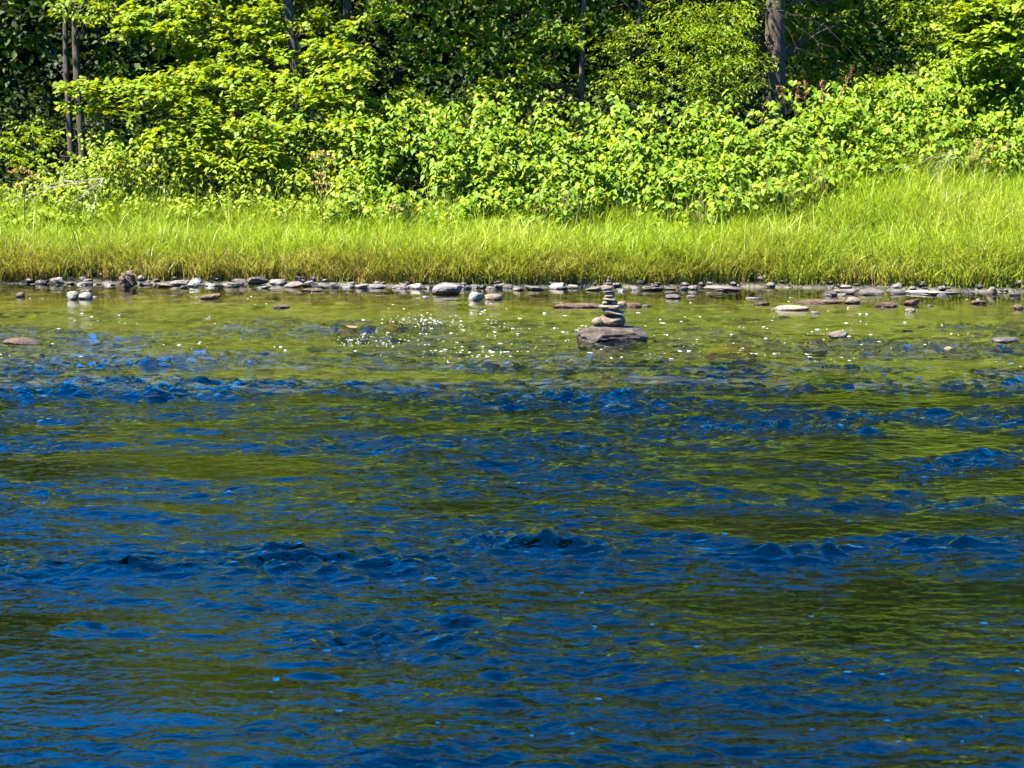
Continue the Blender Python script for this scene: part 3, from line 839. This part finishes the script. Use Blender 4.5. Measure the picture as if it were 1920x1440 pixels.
tag(obj("seed_grass", me), "brown seed heads of tall grass before the dark undergrowth", "grass", kind="stuff")

# ------------------------------------------------------------------ broad-leaved thickets
def thicket(name, label, cat, x0, x1, depth, hmin, hmax, dens, kind, mat, leaf_len, seed, front=0.0, top=None, single=300):
    r = np.random.default_rng(seed)
    root = empty(name, (0.5 * (x0 + x1), float(shore_y((x0 + x1) / 2)) + 4, float(ground_z((x0 + x1) / 2, 36))))
    tag(root, label, cat, "leafy thickets on the far bank")
    n = int((x1 - x0) * depth * dens)
    P, AX, NO, SZ, stems = [], [], [], [], []
    for i in range(n):
        xb = r.uniform(x0, x1); u = r.random()
        yb = float(shore_y(xb)) + float(knot_front(xb)) + front + u * depth
        zb = float(ground_z(xb, yb))
        clump = fnoise2(np.array([xb]), np.array([yb]), 0.75, seed)[0]
        ue = min(1.0, (math.floor(3.6 * u + 0.9 * clump) + 0.5 + 0.35 * r.random()) / 3.6); ue = max(0.0, 0.65 * ue + 0.35 * u)
        hh = (hmin + (hmax - hmin) * ue ** 0.8) * (1 + 0.30 * clump * 0.65 + r.normal(0, 0.06))
        if top is not None: hh *= top(xb)
        if fnoise2(np.array([xb]), np.array([yb]), 1.0, seed + 4.2)[0] < (-0.27 if seed != 62 else -0.42): continue
        an = r.normal(-math.pi / 2, 1.0)
        d = np.array([math.cos(an), math.sin(an), 0.0])
        arch = r.uniform(0.4, 0.85) * hh * 0.7
        t = np.linspace(0, 1, 9)
        pts = np.array([xb, yb, zb]) + d * (arch * t ** 2.2)[:, None]
        pts[:, 2] += hh * (t - 0.30 * t ** 3) / 0.70
        if i % 2 == 0: stems.append(tube(pts[::2], np.linspace(0.012, 0.004, 5), 4))
        nl = int(r.integers(13, 20) * (0.6 + 0.4 * hh / hmax) * 1.25)
        tl = np.linspace(0.26, 1.0, nl)
        q = np.stack([np.interp(tl, t, pts[:, k]) for k in range(3)], 1)
        sg = np.where(np.arange(nl) % 2, -1.0, 1.0)[:, None]
        yaw = r.normal(0, 0.5, nl)[:, None]
        sdr = np.array([[-d[1], d[0], 0]]) * sg * np.cos(yaw) + d[None] * (np.sin(yaw) + 0.35)
        P.append(q + nrm(sdr) * r.uniform(0.02, 0.05, nl)[:, None] + r.normal(0, 0.02, (nl, 3)))
        dz = np.zeros((nl, 3)); dz[:, 2] = r.normal(-0.42, 0.28, nl)
        AX.append(nrm(sdr + dz)); NO.append(nrm(np.array([[-0.15, -0.4, 1.0]]) + r.normal(0, 0.3, (nl, 3))))
        SZ.append(leaf_len * r.uniform(0.7, 1.2, nl) * (1.0 - 0.25 * tl))
    P, AX, NO, SZ = map(np.concatenate, (P, AX, NO, SZ))
    st = obj("stems", merged("stems", stems, M['stem'])); st.parent = root; st.location = -root.location
    tag(st, kind="stuff")
    leafy(root, kind, P, AX, NO, SZ, mat, "foliage", single)

thicket("knotweed_thicket", "broad-leaved green thicket in the middle, dark hollows under its arching stems", "thicket", -3.4, 4.2, 3.6, 0.6, 2.15, 29, 'heart', M['knot'], 0.165, 61)
thicket("knotweed_thicket", "broad-leaved thicket at right, highest under the thick grey trunk", "thicket", 4.0, 12.0, 3.4, 0.6, 1.95, 29, 'heart', M['knot'], 0.17, 62)
thicket("bramble_thicket", "low yellow-green thicket of smaller leaves below the maple at left", "thicket", -9.0, -3.0, 3.2, 0.5, 1.9, 25, 'ovate', M['shrub'], 0.145, 63,
        top=lambda x: 0.75 + 0.25 * float(smooth(-9, -7.5, x)))
thicket("bramble_thicket", "dim straggling thicket in the far left corner of the bank", "thicket", -13.0, -8.8, 2.5, 0.4, 1.0, 14, 'ovate', M['shrub'], 0.15, 64)

# ------------------------------------------------------------------ trees
def in_poly(p, poly):
    c = False; j = len(poly) - 1
    for i in range(len(poly)):
        (xi, yi), (xj, yj) = poly[i], poly[j]
        if (yi > p[1]) != (yj > p[1]) and p[0] < (xj - xi) * (p[1] - yi) / (yj - yi) + xi: c = not c
        j = i
    return c

def spray(c, rad, n, L, r, flat=0.5, droop=0.15):
    """leaves on a few flattish twigs round c"""
    P, A, NN, S = [], [], [], []
    k = max(2, n // 11)
    for _ in range(k):
        an = r.uniform(0, 6.283); d = np.array([math.cos(an), math.sin(an), r.normal(0, 0.22) - droop]); d = nrm(d)
        o = c + r.normal(0, 0.5, 3) * rad * np.array([1, 1, flat])
        m = max(3, n // k); ln = r.uniform(0.5, 1.1) * rad
        side = nrm(np.cross(d, [0, 0, 1]))
        pn = nrm(np.array([0, 0, 1.0]) + 0.55 * SUN + r.normal(0, 0.25, 3))
        for j in range(m):
            t = (j + 0.5) / m; s_ = 1 if j % 2 else -1
            q = o + d * ln * (t - 0.3) + side * s_ * r.uniform(.2, .9) * L - np.array([0, 0, droop * ln * t * t])
            P.append(q + r.normal(0, 0.25, 3) * L)
            A.append(nrm(d * 0.6 + side * s_ + np.array([0, 0, r.normal(-0.25, 0.3)])))
            NN.append(nrm(pn + r.normal(0, 0.32, 3))); S.append(L * r.uniform(0.65, 1.2))
    return P, A, NN, S

def tree(name, label, trunks, polys, kind, mat, L, bark, seed, crown_top=13.0, crown_r=3.2, crown_n=4200, crown_c=None, crown_z0=6.3, single=0, crown_mat=None, group="trees at the wood's edge", dens=1.0):
    """trunks: list of (px, Y, radius, lean_x, lean_y, top z); polys: foliage areas in view (photo polygon, Y near, Y far, clumps, leaves per clump)"""
    r = np.random.default_rng(seed)
    px0, Y0 = trunks[0][0], trunks[0][1]
    bx = (px0 - 960) / FPX * Y0
    root = empty(name, (bx, Y0, float(ground_z(bx, Y0))))
    tag(root, label, "tree", group)
    paths = []
    for (px, Y, rad, lx, ly, top) in trunks:
        bx = (px - 960) / FPX * Y; zb = float(ground_z(bx, Y)) - 0.15
        t = np.linspace(0, 1, 16)
        pts = np.stack([bx + lx * t + 0.10 * np.sin(t * 9 + seed) * (t + .1), Y + ly * t + 0.08 * np.cos(t * 7 + seed), zb + (top - zb) * t], 1)
        rr = rad * (1.0 - 0.72 * t) * (1 + 0.5 * np.exp(-t * 22))
        v, f = tube(pts, rr, 12, 0.18)
        o = obj("trunk", make_mesh("trunk", v, f, bark, True)); o.parent = root; o.location = -root.location
        paths.append((pts, rr))
    P, A, NN, S, limbs = [], [], [], [], []
    def limb(c, rmax=0.03):
        pts, rr = paths[int(r.integers(len(paths)))]
        zt = c[2] - 0.25 * abs(np.hypot(*(c[:2] - pts[0, :2]))) - 0.2
        k = int(np.clip(np.argmin(np.abs(pts[:, 2] - zt)), 1, 15))
        p = bez(pts[k], c, (0, 0, 0.25), 7, 0.03)
        limbs.append(tube(p, np.linspace(min(rmax, rr[k] * .6), 0.006, 7), 5))
    for (poly, Ya, Yb, nc, nl) in polys:
        xs = [p[0] for p in poly]; ys_ = [p[1] for p in poly]
        k = 0
        y0, y1 = min(ys_), max(ys_)
        while k < nc:
            q = (r.uniform(min(xs), max(xs)), r.uniform(y0, y1))
            if not in_poly(q, poly): continue
            k += 1
            hf = (q[1] - y0) / (y1 - y0 + 1e-6)
            Y = Yb + (Ya - Yb) * np.clip(hf + r.normal(0, 0.22), 0, 1)
            c = at(q[0], q[1], Y)
            p_, a_, n_, s_ = spray(c, r.uniform(0.28, 0.5), int(nl * r.uniform(.6, 1.3) * dens), L, r)
            P += p_; A += a_; NN += n_; S += s_
            if k % 4 == 0: limb(c, 0.022)
    if P:
        P = np.array(P); A = np.array(A); NN = np.array(NN); S = np.array(S)
        keep = P[:, 2] > ground_z(P[:, 0], P[:, 1]) + 0.1
        leafy(root, kind, P[keep], A[keep], NN[keep], S[keep], mat, "foliage", single)
    # the crown above: leaf clumps round an ellipsoid
    if crown_n:
        cc = np.array(crown_c if crown_c is not None else (paths[0][0][-5][0], Y0 + 0.3, (crown_z0 + crown_top) / 2))
        ex = np.array([crown_r, crown_r * 0.95, (crown_top - crown_z0) / 2 + 0.6])
        Pc, Ac, Nc, Sc = [], [], [], []
        m = crown_n // 26
        for i in range(m):
            v = nrm(r.standard_normal(3)); c = cc + v * ex * r.uniform(0.35, 1.0) ** 0.6
            if i % 5 == 0: limb(c, 0.06)
            for j in range(26):
                off = r.normal(0, 0.42, 3)
                Pc.append(c + off); Ac.append(nrm(off * 0.5 + r.normal(0, .5, 3) + [0, 0, -.2])); Nc.append(nrm(v * 0.4 + [0, -.1, .8] + r.normal(0, .45, 3))); Sc.append(r.uniform(.15, .27))
        o = obj("crown", leaves_mesh("crown", 'simple', np.array(Pc), np.array(Ac), np.array(Nc), np.array(Sc), crown_mat or M['crown']))
        o.parent = root; o.location = -root.location
    if limbs:
        o = obj("branches", merged("branches", limbs, bark, True)); o.parent = root; o.location = -root.location; tag(o, kind="stuff")
    return root

tree("twin_trunk_tree", "tree with two slim pale trunks side by side in the dark wood at left", [(163, 42.4, .10, -.3, 0.6, 11.5), (141, 42.6, .08, -.2, .6, 11)],
     [([(105, 0), (215, 0), (205, 30), (120, 34)], 41, 41.6, 12, 40), ([(0, 0), (110, 0), (120, 120), (0, 120)], 45.5, 47, 12, 40), ([(0, 225), (115, 215), (110, 330), (0, 330)], 41.5, 43, 22, 40), ([(175, 60), (260, 80), (240, 180), (170, 170)], 44, 45.5, 8, 30)],
     'ovate', M['fine'], 0.12, M['bark_grey'], 71, 13, 3.4, 4600, crown_c=(-9.6, 46.0, 9.8))
tree("maple_tree", "maple at left with drooping sprays of bright lobed leaves and a leaning trunk", [(592, 42, .13, -1.6, .5, 14)],
     [([(120, 188), (185, 152), (330, 140), (350, 200), (230, 208), (140, 206)], 38.2, 38.8, 26, 46),
      ([(300, 130), (430, 120), (560, 150), (660, 110), (665, 255), (560, 300), (420, 330), (270, 262), (350, 210)], 37.4, 39.4, 110, 46),
      ([(235, 0), (330, 0), (330, 55), (255, 72), (230, 50)], 39.5, 40.2, 20, 40),
      ([(330, 0), (530, 0), (540, 130), (430, 120), (330, 130), (310, 60)], 40, 41.4, 48, 42),
      ([(580, 0), (660, 10), (660, 120), (590, 120)], 40, 41.5, 26, 40)],
     'maple', M['maple'], 0.145, M['bark_grey'], 72, 15.5, 3.8, 6200, crown_c=(-4.8, 42.6, 11.0), single=300)
tree("forest_tree", "dark slender trunk beside the right edge of the bright maple", [(652, 43, .10, .1, 0, 16)],
     [([(660, 0), (830, 0), (830, 180), (760, 260), (650, 240)], 41.2, 43.2, 40, 40), ([(685, 8), (745, 5), (748, 36), (690, 40)], 40.6, 41, 8, 40), ([(650, 190), (830, 170), (850, 215), (650, 262)], 40.6, 41.4, 34, 40)],
     'ovate', M['fine'], 0.12, M['bark'], 73, 17.5, 3.4, 6200, crown_c=(-2.0, 43.8, 12.0))
tree("forest_tree", "slender reddish trunk with a fork near the top, right of centre", [(1088, 43, .07, .1, 0, 17)],
     [([(840, 0), (1010, 0), (1030, 80), (900, 170), (840, 120)], 42, 44, 24, 40), ([(1015, 40), (1080, 50), (1085, 82), (1020, 70)], 41.5, 42, 10, 36), ([(930, 120), (1020, 130), (1010, 180), (900, 190)], 41.4, 42, 16, 36)],
     'ovate', M['fine'], 0.14, M['bark_red'], 74, 19, 3.4, 6600, crown_c=(1.5, 43.8, 12.7))
tree("forest_tree", "thin pale trunk leaning left in the dark gap right of centre", [(1068, 44, .045, -.9, .2, 9)], [], 'ovate', M['fine'], 0.13, M['bark_red'], 75, 9.5, 1.6, 900)
tree("understory_shrub", "dense fine-leaved green shrub left of the thick grey trunk", [(1190, 42.2, .05, .2, 0, 16)],
     [([(1100, 0), (1250, 0), (1260, 120), (1300, 195), (1130, 190), (1110, 120)], 41, 43, 90, 46)],
     'ovate', M['fine'], 0.085, M['bark'], 76, 18, 3.0, 5200, crown_c=(3.2, 43.9, 12.2))
tree("thick_trunk_tree", "tree with the thickest grey trunk and fine light green foliage at right", [(1442, 42, .25, .2, .3, 20)],
     [([(1250, 0), (1425, 0), (1418, 150), (1400, 190), (1310, 200), (1255, 110)], 40.2, 41.4, 120, 52), ([(1462, 40), (1560, 30), (1570, 160), (1475, 170)], 42.6, 43.6, 50, 46), ([(1440, 0), (1640, 0), (1600, 50), (1460, 25)], 42.2, 43, 36, 46)],
     'lance', M['fine'], 0.12, M['bark_grey'], 77, 21.5, 4.2, 9000, crown_c=(6.0, 43.0, 13.9))
tree("vine_clad_tree", "slim tree hung with yellow-green leaves right of the dark gap", [(1765, 42.3, .07, -.2, 0, 19)],
     [([(1650, 0), (1790, 0), (1800, 160), (1740, 150), (1700, 70)], 40.8, 41.8, 70, 46), ([(1640, 130), (1700, 130), (1700, 175), (1640, 180)], 40.8, 41.2, 10, 36)],
     'ovate', M['fine'], 0.10, M['bark_red'], 78, 20.5, 3.6, 7000, crown_c=(9.6, 43.4, 13.4))
tree("maple_tree", "bright maple bough hanging in at the top right corner", [(1985, 41.5, .12, -.2, 0, 19)],
     [([(1790, 0), (1925, 0), (1925, 120), (1850, 95), (1800, 50)], 38.8, 39.6, 46, 44), ([(1800, 105), (1925, 110), (1925, 180), (1800, 172)], 39.8, 40.6, 30, 40)],
     'maple', M['maple'], 0.155, M['bark_grey'], 79, 20.5, 3.8, 7000, crown_c=(13.0, 42.6, 13.4), single=300)

# trees deeper in the wood: trunk and shaded crown
for i, (x, y, rad, lab) in enumerate([
        (-13.5, 45, .14, "shaded forest tree behind the far left corner"), (-6.8, 47.5, .12, "shaded forest tree in the dark behind the twin trunks"),
        (-0.3, 47, .10, "shaded forest tree behind the gap left of centre"), (4.2, 47.5, .12, "shaded forest tree behind the fine-leaved shrub"),
        (7.8, 46.5, .12, "shaded forest tree in the dark gap right of the thick trunk"), (13.8, 45.5, .14, "shaded forest tree behind the far right corner"),
        (-15.8, 45.2, .15, "forest tree added beyond the left end of the bank to shade the wood"), (-19.5, 43.0, .15, "outermost forest tree added beyond the left end to shade the wood")]):  # last two are added out at the left to shade the wood's interior
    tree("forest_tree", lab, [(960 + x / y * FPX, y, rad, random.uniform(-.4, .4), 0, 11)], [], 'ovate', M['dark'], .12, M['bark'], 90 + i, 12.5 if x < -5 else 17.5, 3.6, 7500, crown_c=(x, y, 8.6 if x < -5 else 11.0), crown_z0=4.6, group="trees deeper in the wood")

# the wood behind, one mass of leaves
n = 34000
x = RNG.uniform(-24, 24, n); y = RNG.uniform(45.5, 60, n)
zmax = 9 + 3 * fnoise2(x, y, 0.2, 30)
z = ground_z(x, y) + 0.1 + RNG.random(n) ** 0.9 * zmax
den = fnoise2(x, z * 1.5 + y * 0.4, 0.55, 31)
k = den > -0.25
x, y, z = x[k], y[k], z[k]; n = len(x)
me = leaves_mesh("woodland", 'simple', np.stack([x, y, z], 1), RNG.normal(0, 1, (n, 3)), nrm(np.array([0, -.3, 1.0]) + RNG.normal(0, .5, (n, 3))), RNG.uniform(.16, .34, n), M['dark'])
tag(obj("woodland", me), "mass of woodland leaves coloured dark as shade behind the edge trees", "woodland", kind="stuff")
n = 40000
x = RNG.uniform(-40, 40, n); y = 62 + RNG.normal(0, 1.2, n)
z = ground_z(x, y) - 0.5 + RNG.random(n) * 17
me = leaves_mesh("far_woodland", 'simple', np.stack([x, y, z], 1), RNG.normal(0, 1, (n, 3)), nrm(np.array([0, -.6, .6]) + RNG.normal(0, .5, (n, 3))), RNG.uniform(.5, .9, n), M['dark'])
tag(obj("far_woodland", me), "deep woodland coloured dark as shade, closing off the view", "woodland", kind="stuff")

n = 60000
x = RNG.uniform(-19, 19, n); y = 37.5 + RNG.random(n) ** .8 * 26
z = ground_z(x, y) + RNG.random(n) ** 1.3 * (0.7 + 0.5 * fnoise2(x, y, 0.6, 33)) * (1 + smooth(44, 56, y) * 1.2)
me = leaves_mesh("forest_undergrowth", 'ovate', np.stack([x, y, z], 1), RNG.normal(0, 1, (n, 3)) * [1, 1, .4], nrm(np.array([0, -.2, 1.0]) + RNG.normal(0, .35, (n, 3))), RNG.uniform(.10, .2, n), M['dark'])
tag(obj("forest_undergrowth", me), "low undergrowth coloured dark as shade on the floor of the wood", "undergrowth", kind="stuff")

# bare twigs round the thick trunk, dead branches
def twigs(name, label, start, ends, rad, mat, sub=3):
    root = empty(name, start); tag(root, label, "branch")
    for e in ends:
        p = bez(start, e, (0, 0, 0.12), 8, 0.025)
        parts = [tube(p, np.linspace(rad * .55, rad * .18, 8), 5)]
        for _ in range(sub):
            k = int(RNG.integers(2, 7)); q = p[k] + RNG.normal(0, .22, 3) + (p[-1] - p[0]) * 0.18
            parts.append(tube(bez(p[k], q, (0, 0, .03), 5, .012), np.linspace(rad * .45, rad * .12, 5), 4))
        o = obj("twig", merged("twig", parts, mat, True)); o.parent = root; o.location = -root.location
    return root
twigs("bare_branch", "tangle of bare dead twigs hanging across the thick grey trunk", at(1455, 20, 41.6), [at(1560, 55, 41.2), at(1400, 70, 41.3), at(1545, 95, 41.2), at(1390, 25, 41.3), at(1500, 100, 41.2)], .013, M['bark_grey'], 4)
twigs("dead_branch", "bleached dead branch sprawled over the low thicket at left", at(195, 335, 35.6), [at(20, 378, 35.0), at(170, 405, 34.9), at(130, 400, 34.9), at(60, 355, 35.0), at(150, 375, 34.8)], .016, M['twig'], 4)
twigs("dead_branch", "pale dead stalks slanting over the grass at right", at(1800, 285, 37.0), [at(1735, 320, 36.2), at(1750, 330, 36.2), at(1690, 318, 36.2), at(1770, 325, 36.2)], .012, M['twig'], 2)
twigs("dead_branch", "brown dead twigs under the vine-clad tree at right", at(1775, 140, 40.6), [at(1700, 150, 40.3), at(1720, 160, 40.3), at(1735, 132, 40.3), at(1790, 172, 40.3)], .018, M['bark_red'], 4)

# rust-coloured fronds above the right thicket
for i, (bx, by, tx, ty) in enumerate([(1475, 190, 1460, 160), (1490, 190, 1497, 152), (1508, 190, 1510, 155), (1545, 190, 1540, 155), (1558, 190, 1598, 128)]):
    lab = ["leftmost rust-brown dead frond by the thick trunk", "second rust-brown frond from the thick trunk", "third rust-brown frond from the thick trunk", "short rust-brown frond left of the long leaning one", "longest rust-brown frond, leaning right over the thicket"][i]
    a, b = at(bx, by + 25, 38.6), at(tx, ty, 38.4)
    root = empty("dead_frond", a); tag(root, lab, "frond", "rusty fronds above the right thicket")
    p = bez(a, b, (0.03, 0, 0.02), 8)
    o = obj("stalk", merged("stalk", [tube(p, np.linspace(.010, .004, 8), 5)], M['bark_red'], True)); o.parent = root; o.location = -root.location
    P, A, NN, S = [], [], [], []
    for t in np.linspace(0.3, 1, 46):
        q = np.array([np.interp(t, np.linspace(0, 1, 8), p[:, k]) for k in range(3)])
        P.append(q + RNG.normal(0, .012, 3)); A.append(nrm((p[-1] - p[0]) * 0.6 + RNG.normal(0, .35, 3))); NN.append(nrm(RNG.normal(0, 1, 3) + [0, -.6, .4])); S.append(RNG.uniform(.05, .11))
    o = obj("frond_leaves", leaves_mesh("frond_leaves", 'lance', np.array(P), np.array(A), np.array(NN), np.array(S), M['rust'])); o.parent = root; o.location = -root.location

# umbel plants gone to seed
for (px, py, ytop, Y, heads, lab) in [
        (604, 405, 290, 34.7, [(605, 290, .16), (590, 298, .10), (622, 300, .11), (600, 330, .14), (615, 345, .12), (592, 345, .11), (606, 360, .10)], "yellowish seeding umbel plant before the thicket, left of centre"),
        (45, 375, 318, 34.9, [(38, 322, .17), (22, 324, .07), (54, 324, .10), (63, 332, .09), (32, 350, .08)], "brown seeding umbel plant at the left edge"),
        (1845, 345, 262, 36.3, [(1838, 268, .15), (1860, 278, .10), (1828, 295, .10), (1850, 305, .10)], "yellow seeding umbel plant at right above the grass"),
        (740, 410, 385, 34.8, [(738, 388, .09), (750, 394, .07), (728, 396, .07)], "small reddish seeding plant at the grass edge in the middle")]:
    a = at(px, py, Y); root = empty("umbel_plant", a); tag(root, lab, "plant", "umbel plants gone to seed")
    main = at(px, ytop + 10, Y)
    parts = [tube(bez(a - np.array([0, 0, .4]), main, (0, 0, 0), 6), np.linspace(.012, .006, 6), 5)]
    for hx, hy, rad in heads:
        h = at(hx, hy, Y - 0.05)
        t = np.clip((h[2] - a[2]) / (main[2] - a[2]) - 0.3, 0.05, 0.95)
        st = a + (main - a) * t
        parts.append(tube(bez(st, h, (0, 0, -.03), 5), np.linspace(.006, .004, 5), 4))
        P, A, NN, S = [], [], [], []
        for k in range(int(50 * rad / .12)):
            v = nrm(RNG.standard_normal(3)); v[2] = abs(v[2]) * .8
            q = h + v * rad * 0.62 * np.array([1, 1, .75])
            P.append(q); A.append(v); NN.append(nrm(RNG.normal(0, 1, 3))); S.append(RNG.uniform(.025, .05))
            if k % 8 == 0: parts.append(tube(bez(h - np.array([0, 0, .02]), q, (0, 0, 0), 3), [.003, .002, .002], 3))
        o = obj("seed_head", leaves_mesh("seed_head", 'ovate', np.array(P), np.array(A), np.array(NN), np.array(S), M['umbel'])); o.parent = root; o.location = -root.location; tag(o, kind="stuff")
    o = obj("stalk", merged("stalk", parts, M['bark_red'], True)); o.parent = root; o.location = -root.location

# rotten stump with roots on the left bank
c = onwater(237, 538)
me = stone_mesh("stump_body", 0.32, 0.3, 0.36, M['root'], 801, sub=4, cuts=5, rough=0.16, shade=True)
root = empty("stump", (c[0], c[1] + .1, 0.0)); tag(root, "dark rotten stump with dry roots standing at the left waterline", "stump")
o = obj("stump_body", me, root, (c[0], c[1] + .12, 0.1))
for i in range(16):
    a = RNG.uniform(0, math.pi * 2)
    s0 = np.array([c[0] + RNG.uniform(-.12, .1), c[1] + .03 + RNG.uniform(-.05, .1), RNG.uniform(.12, .27)])
    e = np.array([c[0] + RNG.uniform(-.24, .2), c[1] - RNG.uniform(0.02, .16), RNG.uniform(-.02, .08)])
    v, f = tube(bez(s0, e, (RNG.normal(0, .05), -.06, .06), 6, .012), np.linspace(.012, .005, 6), 5)
    o = obj("root", make_mesh("root", v, f, M['bark_red'], True)); o.parent = root; o.location = -root.location

# ------------------------------------------------------------------ foam
parts = []
Vh, Fh = ICO[1]
def fleck(x, y, r, fl=0.17):
    r = float(r)
    v = Vh * np.array([r * RNG.uniform(1.2, 2.3), r * RNG.uniform(.9, 1.5), r * fl]) * (1 + 0.25 * vnoise(Vh * 2 + RNG.uniform(0, 60, 3))[:, None])
    parts.append((v, x, y, r * fl * 0.25))
spots = [(60, 690, 70, 14, 60), (900, 640, 90, 40, 130), (760, 606, 60, 10, 40), (1000, 690, 220, 40, 90), (1450, 700, 260, 50, 210), (1280, 640, 160, 30, 70), (1750, 720, 160, 40, 80), (300, 600, 260, 40, 60), (1700, 600, 200, 30, 40), (200, 720, 60, 8, 30), (330, 728, 110, 8, 40)]
for (a, b, sa, sb, k) in spots:
    for _ in range(int(k * 1.2)):
        px, py = RNG.normal(a, sa), RNG.normal(b, sb)
        if not (556 < py < 742): continue
        p = onwater(px, py)
        for q in range(int(RNG.integers(1, 4))):
            fleck(p[0] + RNG.normal(0, .16) * (q > 0), p[1] + RNG.normal(0, .05) * (q > 0), .0035 + .016 * RNG.random() ** 4)
for _ in range(45):
    px, py = RNG.uniform(0, 1920), 780 + RNG.random() ** .8 * 640
    p = onwater(px, py); fleck(p[0], p[1], RNG.uniform(.005, .013), .3)
# broken white water along the crests, flecks also standing in for sun glints
for (a, b, w, k) in [(1340, 800, 60, 130), (1450, 795, 60, 150), (1540, 806, 60, 70), (200, 719, 50, 110), (280, 722, 60, 70), (370, 732, 90, 70), (930, 1022, 50, 70), (800, 607, 45, 110), (700, 640, 70, 80), (240, 721, 110, 110), (450, 714, 120, 80), (1620, 690, 60, 40), (1800, 872, 60, 40), (600, 716, 90, 50)]:
    for _ in range(k):
        px, py = RNG.normal(a, w * .6), RNG.normal(b, 3.5)
        p = onwater(px, py); fleck(p[0], p[1], RNG.uniform(.003, .008 if b < 745 else .005), .4)
fx = np.array([p[1] for p in parts]); fy = np.array([p[2] for p in parts]); fz = water_z(fx, fy)
parts = [(p[0] + np.array([p[1], p[2], z_ + p[3]]), Fh) for p, z_ in zip(parts, fz)]
tag(obj("foam_glint_flecks", merged("foam_glint_flecks", parts, M['foam'], True)), "white foam flecks and bubbles on the riffle, some standing for sun glints", "foam", kind="stuff")

# ------------------------------------------------------------------ trees on the near bank, behind and left of the viewpoint: they shade the near water
def shade_tree(seed, H, R):
    r = np.random.default_rng(seed)
    root = empty("shade_tree")
    t = np.linspace(0, 1, 10)
    v, f = tube(np.stack([0.2 * np.sin(t * 4), 0.15 * np.cos(t * 5), -0.4 + H * .9 * t], 1), 0.26 * (1 - .8 * t), 10, .15)
    o = obj("trunk", make_mesh("trunk", v, f, M['bark'], True)); o.parent = root
    P, A, NN, S = [], [], [], []
    for i in range(190):
        z = r.uniform(0.12, 1.0); prof = (math.sin(math.pi * min(1, z * 0.42 + .5)) ** .5)
        an = r.uniform(0, 6.283); q = R * prof * r.uniform(.1, 1) ** .5
        c = np.array([math.cos(an) * q, math.sin(an) * q, z * H])
        for j in range(22):
            P.append(c + r.normal(0, .45, 3)); A.append(nrm(r.normal(0, 1, 3))); NN.append(nrm(np.array([-.2, -.2, .7]) + r.normal(0, .5, 3))); S.append(r.uniform(.35, .6))
    P = np.array(P); P[:, 2] = np.minimum(P[:, 2], H + 0.1 * P[:, 2] * 0)
    o = obj("crown", leaves_mesh("crown", 'simple', P, np.array(A), np.array(NN), np.array(S), M['crown'])); o.parent = root
    return root
proto = shade_tree(201, 23.5, 3.2)
SPOTS = [(x_ - 0.06 * (13.6 - y_), y_, k_) for x_, k_ in ((-9.3, 1.0), (-12.5, 1.02), (-15.9, 1.04), (-19.5, 1.04)) for y_ in (13.9, 10.8, 7.6, 4.2, 0.8)]
for i, (x, y, k) in enumerate(SPOTS):
    if i == 0: o = proto
    else:
        o = proto.copy(); COL.objects.link(o)
        for ch in list(proto.children):
            c_ = ch.copy(); COL.objects.link(c_); c_.parent = o
    o.location = (x, y, float(ground_z(x, y))); o.scale = (1, 1, k); o.rotation_euler.z = i * 1.7
    tag(o, "tall leafy tree on the near bank shading the close water", "tree", "shade trees on the near bank")
